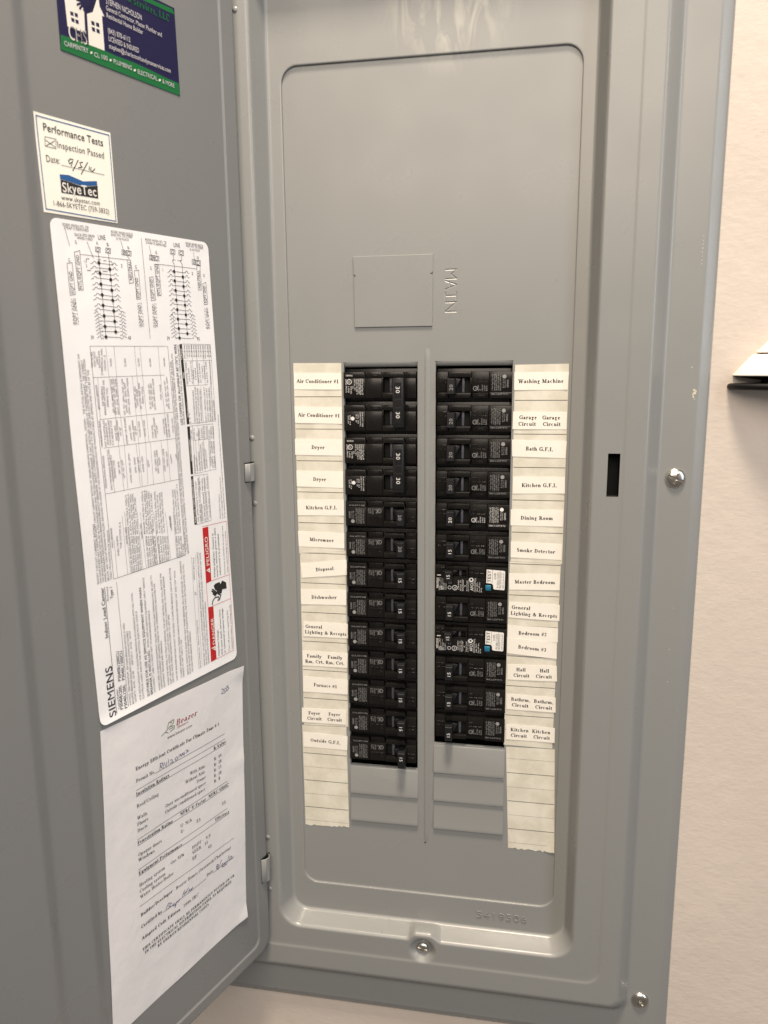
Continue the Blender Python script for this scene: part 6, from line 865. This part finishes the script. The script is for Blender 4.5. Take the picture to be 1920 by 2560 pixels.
for k in range(12):
    root = empty('circuit_breaker', W(RC0, -25.4 * k, 0))
    amp = '20' if k < 5 else '15'
    if k in (6, 8):
        parts_afci(root, 'P1206112233' if k == 6 else 'P1206112232')
        tag(root, 'black breaker with blue test button and white TEST sticker, beside the %s label' % names_r[k], 'circuit breaker', 'single circuit breakers in the panel')
    else:
        ink = 'print_white' if k == 4 else 'print_grey'; num = 'print_grey' if k < 4 else 'print_white'
        place(amp, root, ink, num, False, (-22.0, -9.4) if k == 11 else None)
        tag(root, 'black %s amp breaker beside the %s label' % (amp, names_r[k]), 'circuit breaker', 'single circuit breakers in the panel')
names_l = {4: 'left-hand Kitchen G.F.I.', 5: 'Microwave', 6: 'Disposal', 7: 'Dishwasher', 8: 'left-hand General Lighting & Recepts', 9: 'Family Rm. Crt.', 10: 'Furnace #1', 11: 'Foyer Circuit', 12: 'Outside G.F.I.'}
for k in range(4, 13):
    root = empty('circuit_breaker', W(LC1 - .1, -25.4 * k - 26.6, 0), (0, PI, 0))
    amp = '20' if k < 6 else '15'
    place(amp, root, 'print_grey', 'print_grey' if k < 6 else 'print_white', True, (-15.8, -1.8) if k == 12 else None)
    tag(root, 'black %s amp breaker beside the %s label' % (amp, names_l[k]), 'circuit breaker', 'single circuit breakers in the panel')
def double(k0, label):
    root = empty('double_breaker', W(LC1 - .1, -25.4 * k0 - 52.0, 0), (0, PI, 0))
    # local: y 0..-25.4 lower pole, turned; second pole one slot further
    for j in (0, 1):
        dy = -25.4 * j + 25.4 * 0
        b = MB(); body_std(b); 
        b.v = [(x, y + dy, h) for x, y, h in b.v]
        b.build('breaker_body', 'black_plastic', root, V, 35)
        p = MB(); p.box(10.8, 26.9, -19.3 + dy, -7.8 + dy, -8.0, -4.0); p.build('toggle_well', 'inner_dark', root, V)
        p2 = MB(); p2.box(20.3, 22.4, -19.2 + dy, -7.9 + dy, -6, -1.5, .6); p2.build('toggle_rail', 'grey_bar', root, V, 40)
    m = MB()
    def rot(t_, x, y0, y1, h, z=2.12): rot_text(m, t_, x, y0, y1, h, z)
    # upper pole is j = 1 once the breaker is turned over
    d = -25.4
    for t_, x, y0, y1 in (('2 Poles Type/Type QP', 43.6, -18.2, -6.0), ('Interrupting Rating', 44.9, -18.2, -6.0), ('MAX.RMS SYM.AMPL.', 46.4, -18.2, -6.2), ('10,000 120/240 V~', 48.0, -18.2, -5.8), ('HACR Type,  40°C', 49.6, -18.2, -9.4), ('C.B.', 51.2, -12.8, -10.6), ('ISSUE NO.', 52.6, -12.6, -6.6), ('L-9320', 54.6, -12.6, -7.6), ('E62615', 56.4, -12.6, -7.8), ('LISTED', 56.6, -18.0, -13.4)): rot(t_, x, y0 + d, y1 + d, 1.05)
    stroke(m, [(53.6 + 1.75 * math.cos(q * PI / 8), -16.0 + d + 1.8 * math.sin(q * PI / 8)) for q in range(17)], .42, lambda x, y: (x, y, 2.12))
    write(m, 'UL', (54.2, -17.0 + d), (54.2, -15.0 + d), 1.2, 'b', lambda x, y: (x, y, 2.12))
    write(m, 'SIEMENS', (56.4, -20.2 + d), (51.0, -20.2 + d), 1.2, 's', lambda x, y: (x, y, 1.6))
    for t_, x, y0, y1 in (('CU-AL 60/75°C WIRE', 43.8, -18.2, -6.6), ('CONDUCTOR 40/75°C', 45.6, -18.2, -6.8), ('AWG  14-8', 47.4, -16.4, -9.2), ('lb-in  20', 48.8, -16.2, -10.2), ('AWG  14-8', 53.8, -15.6, -8.0), ('kcmil  #14', 55.2, -15.2, -9.0)): rot(t_, x, y0, y1, .95)
    m.face([(51.3 + 1.5 * math.cos(q * PI / 8), -13.0 + 1.5 * math.sin(q * PI / 8), 2.1) for q in range(16)])
    m.build('printed_text', 'print_white', root, V)
    hb = MB()
    x0, x1, ya, yb = 10.0, 18.4, -44.3, -6.6
    hb.box(x0, x1, ya, yb, -2, 9.2, .7)
    t_ = hb.build('handle_tie', 'handle_plastic', root, V, 40)
    f = MB(); f.box(11.4, 16.9, ya + 3.3, ya + 15.0, 9.3, 9.55, .15); f.box(11.4, 16.9, yb - 15.2, yb - 3.0, 9.3, 9.55, .15); f.box(11.5, 16.8, ya + 16.4, yb - 16.4, 9.0, 9.3, .1)
    f.build('number_plate', 'black_label', root, V)
    m = MB(); rot_text(m, '30', 15.7, ya + 6.2, ya + 11.6, 3.0, 9.68); rot_text(m, '30', 15.7, yb - 12.4, yb - 7.0, 3.0, 9.68)
    m.build('amp_number', 'print_white', root, V)
    tag(root, label, 'circuit breaker', 'double-pole circuit breakers')
double(0, 'black double 30 amp breaker with tied handles beside the Air Conditioner #1 labels')
double(2, 'black double 30 amp breaker with tied handles beside the Dryer labels')

# ================================================================ lamp at the right
LX, LH = 383.2, 1.5                            # half-oval: its axis lies in the wall's face
t = tag(empty('wall_lamp', W(LX, -16, 4)), 'white two-tier half-round shade over a black disc on the wall at the right edge', 'wall lamp')
cv0 = conv_at(t); cv = lambda x, y, h: cv0(x, y, 1.5 + (h - 1.5) * .55)
mb = MB(); mb.lathe([(36, -9.5), (54.2, -7.9), (55.1, -7.4), (54.9, -6.6), (44.2, 5.6), (42.8, 6.9), (34, 7.4)], LX, 0, LH, 'y', 96)
mb.build('lower_shade', 'lamp_white', t, cv, 30)
mb = MB(); mb.lathe([(32, 7.6), (39.8, 8.2), (40.1, 8.9), (28, 22), (17, 34), (8, 42)], LX, 0, LH, 'y', 96)
mb.build('upper_shade', 'lamp_white', t, cv, 30)
mb = MB(); mb.lathe([(36, -13.4), (36, -10.8), (53.9, -8.35), (53.7, -7.95), (34, -8.1)], LX, 0, LH, 'y', 96)
mb.build('lamp_socket', 'lamp_black', t, cv, 30)
mb = MB(); mb.lathe([(40, -17.6), (56.2, -17.4), (57.8, -16.6), (58.5, -15.3), (58.1, -13.9), (56.6, -13.0), (40, -12.7)], LX, 0, LH, 'y', 96)
mb.build('lamp_disc', 'lamp_black', t, cv, 60)
